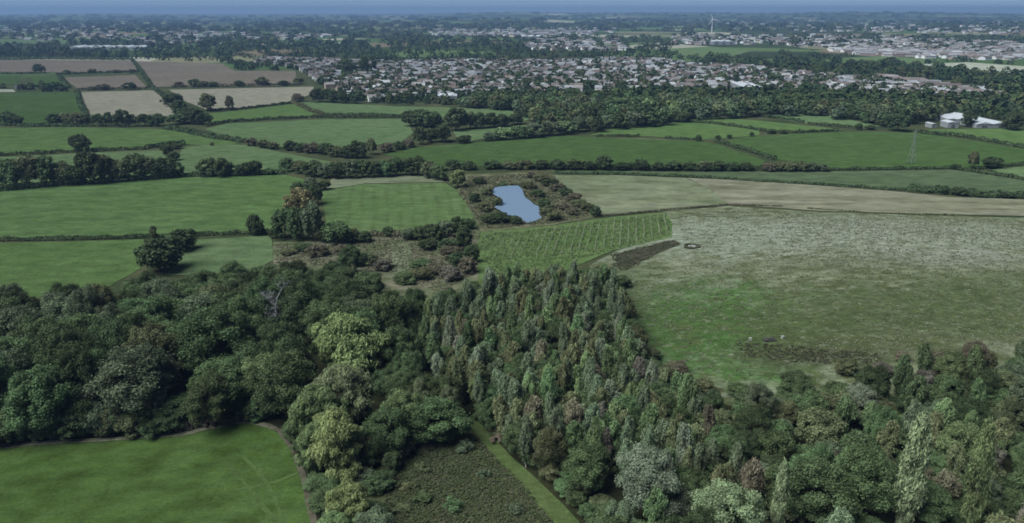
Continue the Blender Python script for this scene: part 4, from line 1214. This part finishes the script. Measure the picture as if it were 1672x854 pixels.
# ------------------------------------------------------------------ pylons
M_STEEL = paint_mat('galvanised steel', (0.17, 0.21, 0.19), 0.8)
def pylon(px, py, hpx, label, thick=1.0):
    x, y, z = at(px, py)
    H = hpx * depth_at(x, y, z) / F * 1.03
    o = bpy.data.objects.new('lattice_pylon', None); COL.objects.link(o); o.location = (x, y, z)
    o.rotation_euler = (0, 0, 0.35)
    b, t = H * 0.085, H * 0.022
    r = 0.085 * thick
    lv = [0, .16, .31, .45, .57, .68, .78, .87, .94]
    def half(f): return b + (t - b) * min(1, f / 0.72)
    for sx, sy in ((-1, -1), (1, -1), (1, 1), (-1, 1)):
        s = Solid()
        for f0, f1 in zip(lv[:-1], lv[1:]):
            s.tube((sx * half(f0), sy * half(f0), f0 * H), (sx * half(f1), sy * half(f1), f1 * H), r * 1.3, r * 1.3, 4)
        link('leg', s.mesh('leg', M_STEEL), o)
    s = Solid()
    c4 = ((-1, -1), (1, -1), (1, 1), (-1, 1))
    for f0, f1 in zip(lv[:-1], lv[1:]):
        for i in range(4):
            p, q = c4[i], c4[(i + 1) % 4]
            s.tube((p[0] * half(f0), p[1] * half(f0), f0 * H), (q[0] * half(f1), q[1] * half(f1), f1 * H), r * .8, r * .8, 3)
            s.tube((q[0] * half(f0), q[1] * half(f0), f0 * H), (p[0] * half(f1), p[1] * half(f1), f1 * H), r * .8, r * .8, 3)
    s.tube((0, 0, .93 * H), (0, 0, H), r * 1.6, r, 4)
    link('bracing', s.mesh('bracing', M_STEEL), o)
    for f, w in ((.66, .13), (.78, .16), (.9, .12)):
        s = Solid()
        for e in (-1, 1):
            s.tube((e * half(f), 0.1, f * H), (e * w * H, 0, f * H + .2), r, r * .7, 4)
            s.tube((e * half(f), 0, f * H + H * .035), (e * w * H, 0, f * H + .2), r, r * .7, 4)
            s.tube((e * w * H, 0, f * H + .2), (e * w * H, 0, f * H - H * .04), r * .7, r * .7, 4)
        link('cross_arm', s.mesh('cross_arm', M_STEEL), o)
    tag(o, label, 'pylon', 'pylons')
pylon(1488, 266, 54, 'pale lattice pylon standing in the bright field near the sheds', 0.75)

# ------------------------------------------------------------------ wind turbine
def turbine():
    x, y, z = at(1162, 53)
    d = depth_at(x, y, z)
    hub = 20 * d / F
    o = bpy.data.objects.new('wind_turbine', None); COL.objects.link(o); o.location = (x, y, z)
    m = paint_mat('white turbine paint', (0.6, 0.63, 0.66), 0.4)
    s = Solid(); s.tube((0, 0, 0), (0, 0, hub), 1.9, 1.2, 14); link('tower', s.mesh('tower', m), o)
    s = Solid(); s.box((0, 0.5, hub + 1), (3.4, 7, 3.2)); link('nacelle', s.mesh('nacelle', m), o)
    s = Solid(); s.tube((0, -3.2, hub + 1), (0, -6, hub + 1), 1.7, 0.7, 12); link('hub', s.mesh('hub', m), o)
    for k in range(3):
        a = R(112 + 120 * k)
        ln = 10.5 * d / F
        dx, dz = math.cos(a), math.sin(a)
        s = Solid()
        for f0, f1, w0, w1 in ((0, .2, 1.0, 1.7), (.2, .6, 1.7, 1.1), (.6, 1, 1.1, .35)):
            p0, p1 = (dx * ln * f0, dz * ln * f0), (dx * ln * f1, dz * ln * f1)
            vs = []
            for (px, pz), w in ((p0, w0), (p1, w1)):
                for e, t in ((-1, 0), (0, -.35), (1, 0), (0, .35)):
                    vs.append((px - dz * w * e, -4.6 + t, hub + 1 + pz + dx * w * e))
            s.add(vs, [(0, 1, 5, 4), (1, 2, 6, 5), (2, 3, 7, 6), (3, 0, 4, 7), (3, 2, 1, 0), (4, 5, 6, 7)])
        link('blade', s.mesh('blade', m), o)
    tag(o, 'white wind turbine standing before the far hills', 'wind turbine')
turbine()

# ------------------------------------------------------------------ sheds and houses
M_ROOFW = paint_mat('white sheet roof', (0.36, 0.40, 0.44), 0.6)
M_WALLW = paint_mat('pale cladding', (0.22, 0.24, 0.26), 0.6)
M_DOOR = paint_mat('dark door', (0.08, 0.09, 0.1), 0.6)
def shed(px, py, wpx, dep, hgt, rot, label, ridges=2):
    x, y, z = at(px, py)
    d = depth_at(x, y, z)
    w = wpx * d / F
    o = bpy.data.objects.new('white_shed', None); COL.objects.link(o)
    o.location = (x, y + dep / 2, float(terrain(x, y + dep / 2))); o.rotation_euler = (0, 0, rot)
    s = Solid(); s.box((0, 0, hgt / 2 - 0.25), (w, dep, hgt + 0.5)); link('wall', s.mesh('wall', M_WALLW), o)
    rw = w / ridges
    for i in range(ridges):
        x0 = -w / 2 + rw * i; rh = rw * 0.13
        s = Solid()
        e = 0.4
        vs = [(x0, -dep / 2 - e, hgt + .26), (x0 + rw / 2, -dep / 2 - e, hgt + .26 + rh), (x0 + rw, -dep / 2 - e, hgt + .26), (x0, dep / 2 + e, hgt + .26), (x0 + rw / 2, dep / 2 + e, hgt + .26 + rh), (x0 + rw, dep / 2 + e, hgt + .26)]
        s.add(vs, [(0, 1, 4, 3), (1, 2, 5, 4), (0, 2, 1), (3, 4, 5), (0, 3, 5, 2)])
        r = link('roof', s.mesh('roof', M_ROOFW), o)
        s = Solid(); s.box((x0 + rw * .5, -dep / 2 - 0.06, hgt * .35), (rw * .32, 0.12, hgt * .7)); link('door', s.mesh('door', M_DOOR), o)
    tag(o, label, 'shed', 'white sheds')
shed(1618, 209, 56, 75, 3, 0.04, 'longest white roofed shed between the two dark trees', 2)
shed(1566, 203, 26, 45, 4, -0.1, 'white shed left of the longest shed', 2)
shed(1556, 209, 18, 12, 4, 0.0, 'small low white shed in front of the left shed', 1)
shed(1524, 209, 9, 9, 3, 0.1, 'small pale barn beside the large round dark tree', 1)
shed(727, 166, 34, 60, 5, 0.05, 'white flat shed at the near edge of the town', 2)
shed(1232, 151, 34, 70, 6, -0.05, 'white shed on the near right edge of the town', 3)
shed(30, 146, 12, 14, 4, 0.1, 'pale farm building beside the bright left pasture', 1)
shed(170, 81, 118, 60, 5, 0.02, 'very long white glasshouse far on the left', 6)
shed(1182, 73, 36, 90, 8, 0.0, 'long pale warehouse below the wind turbine', 3)
shed(870, 64, 40, 90, 8, 0.1, 'pale warehouse far beyond the middle of town', 3)

ROOFC = [tuple(k * 0.85 for k in c) for c in [(0.30, 0.32, 0.35), (0.22, 0.24, 0.27), (0.15, 0.14, 0.14), (0.18, 0.155, 0.15), (0.14, 0.145, 0.15), (0.24, 0.235, 0.24), (0.115, 0.10, 0.098), (0.38, 0.41, 0.44), (0.28, 0.30, 0.33), (0.16, 0.135, 0.125)]]
WALLC = [tuple(k * 0.95 for k in c) for c in [(0.62, 0.65, 0.68), (0.50, 0.49, 0.48), (0.42, 0.39, 0.37), (0.60, 0.60, 0.60), (0.30, 0.245, 0.225), (0.42, 0.40, 0.38), (0.66, 0.67, 0.68)]]
def house_geo(w, d, h, rh):
    hw, hd = w / 2, d / 2
    wall = [(-hw, -hd, -.5), (hw, -hd, -.5), (hw, hd, -.5), (-hw, hd, -.5), (-hw, -hd, h), (hw, -hd, h), (hw, hd, h), (-hw, hd, h), (-hw, 0, h + rh - .15), (hw, 0, h + rh - .15)]
    wf = [(0, 1, 5, 4), (2, 3, 7, 6), (1, 2, 6, 9, 5), (3, 0, 4, 8, 7)]
    e = 0.35
    roof = [(-hw - e, -hd - e, h - .25), (hw + e, -hd - e, h - .25), (hw + e, 0, h + rh), (-hw - e, 0, h + rh), (-hw - e, hd + e, h - .25), (hw + e, hd + e, h - .25)]
    rf = [(0, 1, 2, 3), (3, 2, 5, 4)]
    return wall, wf, roof, rf
HPRO = []
for w, d, h, rh in ((8.0, 7.0, 5.0, 2.5), (11.5, 7.5, 5.0, 2.6), (9.0, 7.5, 4.8, 3.0), (16, 8, 5.0, 2.4)):
    a, af, b, bf = house_geo(w, d, h, rh)
    s1 = Solid(); s1.add(a, af); s2 = Solid(); s2.add(b, bf)
    s3 = Solid(); s3.box((w * .3, 0.0, h + rh), (0.9, 0.7, 1.8))
    HPRO.append((s1.mesh('wall', M_OBJ), s2.mesh('roof', M_OBJ), s3.mesh('chimney', M_OBJ), (a, af, b, bf)))

TX, TY = [], []
def town():
    poly = [at(*p)[:2] for p in TOWN]
    xs = [p[0] for p in poly]; ys = [p[1] for p in poly]
    cand = []
    cx0, cy0 = (min(xs) + max(xs)) / 2, (min(ys) + max(ys)) / 2
    rngl = random.Random(3)
    span = max(max(xs) - min(xs), max(ys) - min(ys))
    zones = [(rngl.uniform(min(xs), max(xs)), rngl.uniform(min(ys), max(ys)), rngl.uniform(-0.6, 0.6)) for _ in range(16)]
    for zi, (zx, zy, rot) in enumerate(zones):
        ca, sa = math.cos(rot), math.sin(rot)
        v = -500.0
        row = 0
        while v < 500:
            u = -500 + rngl.uniform(0, 10)
            while u < 500:
                x = zx + u * ca - v * sa; y = zy + u * sa + v * ca
                if inside(poly, x, y) and min(range(16), key=lambda k: (zones[k][0] - x) ** 2 + (zones[k][1] - y) ** 2) == zi and rngl.random() < 0.8:
                    cand.append((x, y, rot + (0 if rngl.random() < .85 else math.pi / 2) + rngl.uniform(-.06, .06)))
                u += rngl.uniform(10.5, 14.5)
            v += 19 if row % 2 else 30
            row += 1
    cand = [c for c in cand if free(c[0], c[1], 5)]
    cand.sort(key=lambda c: math.hypot(c[0], c[1]))
    near, rest = cand[:300], cand[300:]
    for i, (x, y, rot) in enumerate(near):
        P = HPRO[rngl.choices(range(4), (4, 4, 2, 1))[0]]
        z = float(terrain(x, y))
        o = bpy.data.objects.new('house', None); COL.objects.link(o); o.location = (x, y, z); o.rotation_euler = (0, 0, rot)
        wc, rc = rngl.choice(WALLC), rngl.choice(ROOFC)
        link('wall', P[0], o, wc); link('roof', P[1], o, rc); link('chimney', P[2], o, (0.3, 0.22, 0.19))
        wn_ = 'brick' if wc[0] / wc[2] > 1.25 else ('white' if wc[0] > .5 else 'cream')
        rn = 'brown' if rc[0] / rc[2] > 1.15 else ('pale' if rc[0] > .2 else 'grey')
        px = project(x, y, z)[0]
        sec = 'left' if px < 700 else ('middle' if px < 980 else 'right')
        rank = 'nearest rows' if i < 110 else ('second rows' if i < 210 else 'third rows')
        tag_auto(o, f'{wn_} house with {rn} roof, {rank}, {sec} of town', 'house', 'houses of the town', px)
    # far houses beyond the nearest three hundred
    extra = []
    for poly_px, n in (([(1100,58),(1300,56),(1480,62),(1672,72),(1672,92),(1500,90),(1380,80),(1200,72),(1100,74)], 420), ([(700,48),(1000,44),(1010,56),(860,60),(700,58)], 240), ([(250,50),(420,54),(560,58),(480,66),(250,60)], 150), ([(1350,82),(1672,84),(1672,98),(1560,98),(1400,90)], 240), ([(0,38),(200,40),(190,56),(0,54)], 120), ([(1150,34),(1672,34),(1672,56),(1200,50)], 300), ([(850,66),(1010,64),(1020,84),(860,82)], 110), ([(1440,128),(1560,146),(1640,160),(1600,170),(1500,160),(1420,142)], 60), ([(1480,66),(1672,70),(1672,84),(1500,80)], 160), ([(30,56),(330,58),(330,72),(30,66)], 50)):
        k = 0
        while k < n:
            px, py = rngl.uniform(min(p[0] for p in poly_px), max(p[0] for p in poly_px)), rngl.uniform(min(p[1] for p in poly_px), max(p[1] for p in poly_px))
            if inside(poly_px, px, py):
                x, y, z = at(px, py); extra.append((x, y, rngl.uniform(-.6, .6))); k += 1
    for nm, lst, lb, big in (('far_houses', rest, 'mass of small houses filling the back of the town', 1.0), ('distant_suburb', extra, 'scattered pale houses of the far suburbs', 1.9)):
        s = Solid()
        for x, y, rot in lst:
            a, af, b, bf = HPRO[rngl.choices(range(4), (4, 4, 2, 1))[0]][3]
            ca, sa = math.cos(rot) * big, math.sin(rot) * big
            z = float(terrain(x, y))
            T = lambda vs: [(x + p[0] * ca - p[1] * sa, y + p[0] * sa + p[1] * ca, z + p[2]) for p in vs]
            s.add(T(a), af, rngl.choice(WALLC)); s.add(T(b), bf, rngl.choice(ROOFC))
        o = link(nm, s.mesh(nm, M_COL))
        tag(o, lb, 'houses', None, 'stuff')
town()

# ------------------------------------------------------------------ far woodland
BELT = [(752,164),(800,158),(900,158),(1000,154),(1100,152),(1200,154),(1330,152),(1420,162),(1560,160),(1720,158),(1720,196),(1660,192),(1590,186),(1540,190),(1445,202),(1335,184),(1240,186),(1165,190),(1110,196),(1010,206),(930,215),(880,212),(872,190),(830,178),(752,172)]
def far_trees():
    pts = [p for p in scatter(BELT, 3, 13.0) if free(p[0], p[1], 3)]
    pts.sort(key=lambda p: math.hypot(*p))
    WF = {'dark green': 3, 'deep green': 4, 'mid green': 3, 'olive': 2.5, 'grey green': 1.5, 'light green': 0.6}
    for i, (x, y) in enumerate(pts[:300]):
        c = pick(WF)
        px = project(x, y, 8)[0]
        sec = 'left' if px < 1000 else ('middle' if px < 1300 else 'right')
        rank = 'near edge' if i < 100 else ('inside' if i < 200 else 'back')
        tree('woodland_tree', 'far', x, y, random.uniform(9, 15), random.uniform(11, 17), c, f'{c} tree, {rank} of far woodland, {sec} part', 'tree', 'trees of the far woodland', parts=False)
    # everything behind: one mass too far to count
    P = list(pts[300:])
    rl = random.Random(9)
    rest = []
    for (x, y) in P:
        rest.append((x, y, rl.uniform(9, 14)))
    regions = [
     ([(-60,80),(230,84),(240,97),(-60,96)], 120, 11), ([(-60,26),(1730,26),(1730,52),(-60,52)], 1500, 13), ([(-60,50),(700,50),(700,80),(-60,84)], 520, 11),
     ([(230,72),(480,74),(620,80),(640,100),(400,98),(380,104),(240,98)], 260, 10), ([(640,60),(1100,60),(1120,100),(640,102)], 520, 10),
     ([(1100,70),(1500,84),(1672,96),(1730,100),(1730,60),(1100,56)], 420, 10), ([(1120,94),(1400,100),(1672,124),(1730,126),(1730,160),(1600,158),(1450,128),(1130,106)], 420, 10),
     (TOWN, 2000, 7.5), ([(620,160),(760,160),(750,172),(600,171)], 40, 7), ([(370,104),(500,104),(500,116),(390,116)], 40, 8),
     ([(-20,142),(110,143),(110,150),(-20,150)], 14, 7), ([(1270,86),(1672,104),(1672,112),(1400,106),(1270,98)], 90, 9),
    ]
    clear = [[(0,98),(217,99),(224,117),(-40,120)], [(221,100),(363,104),(383,116),(482,116),(487,137),(290,142),(248,143)], [(1090,80),(1160,76),(1225,84),(1190,94),(1110,92)], [(1500,105),(1580,102),(1720,112),(1720,123),(1600,118)], [(1370,95),(1440,92),(1540,98),(1500,106),(1400,103)], [(1455,125),(1500,128),(1560,140),(1620,146),(1560,150),(1500,138)], [(0,64),(112,66),(110,72),(0,74)], [(110,74),(232,76),(232,82),(110,81)]]
    for poly, n, h in regions:
        k = 0
        x0, x1 = min(p[0] for p in poly), max(p[0] for p in poly); y0, y1 = min(p[1] for p in poly), max(p[1] for p in poly)
        while k < n:
            px, py = rl.uniform(x0, x1), rl.uniform(y0, y1)
            if inside(poly, px, py):
                k += 1
                if any(inside(c, px, py) for c in clear):
                    continue
                x, y, z = at(px, py)
                wide = 1.0 if y < 2200 else (1.6 if y < 4500 else 3.0)
                rest.append((x, y, h * rl.uniform(0.7, 1.3) * (1 if y < 4500 else 1.15), wide * rl.uniform(0.8, 1.4)))
    V, Q, Cc = [], [], []
    base = 0
    cols = np.array([(0.03, 0.052, 0.024), (0.04, 0.065, 0.028), (0.05, 0.075, 0.03), (0.06, 0.075, 0.035), (0.035, 0.055, 0.03)])
    rng = np.random.default_rng(4)
    for t in rest:
        x, y, h = t[:3]; wide = t[3] if len(t) > 3 else 1.0
        n = 46 if y < 1500 else 26
        d = unit(rng.normal(size=(n, 3))); d[:, 2] = np.abs(d[:, 2])
        lob = 1 + 0.25 * np.sin(3 * np.arctan2(d[:, 1], d[:, 0]) + x)
        r = h * 0.55 * wide
        C = np.column_stack([x + d[:, 0] * r * lob, y + d[:, 1] * r * lob, terrain(x, y) + h * 0.12 + d[:, 2] * h * 0.85])
        v, q, _ = leaves('f', C, d + rng.normal(size=d.shape) * .3, r * 0.42 * rng.uniform(.7, 1.2, n), None, rng=rng)
        V.append(v); Q.append(q + base); base += len(v)
        c = cols[rng.integers(0, len(cols))] * rng.uniform(0.8, 1.25)
        Cc.append(np.repeat(c[None], n, 0) * rng.uniform(0.8, 1.2, (n, 1)))
    o = link('far_woodland', mesh_np('far_woodland', np.concatenate(V), np.concatenate(Q), None, M_COL, col=np.concatenate(Cc)))
    tag(o, 'distant trees, copses and hedges running to the horizon', 'woodland', None, 'stuff')
far_trees()
finish_labels()

# ------------------------------------------------------------------ haze
def haze():
    s = Solid()
    s.box((0, 7500, 65), (36000, 31000, 230))
    m, nt, out = new_mat('haze air')
    v = N(nt, 'ShaderNodeVolumePrincipled')
    v.inputs['Color'].default_value = (0.25, 0.42, 0.72, 1)
    v.inputs['Density'].default_value = 0.000105
    v.inputs['Anisotropy'].default_value = 0.1
    L(nt, v.outputs[0], out.inputs['Volume'])
    o = link('haze', s.mesh('haze', m))
    o['kind'] = 'stuff'; o['label'] = 'blue evening air over the far country'
haze()
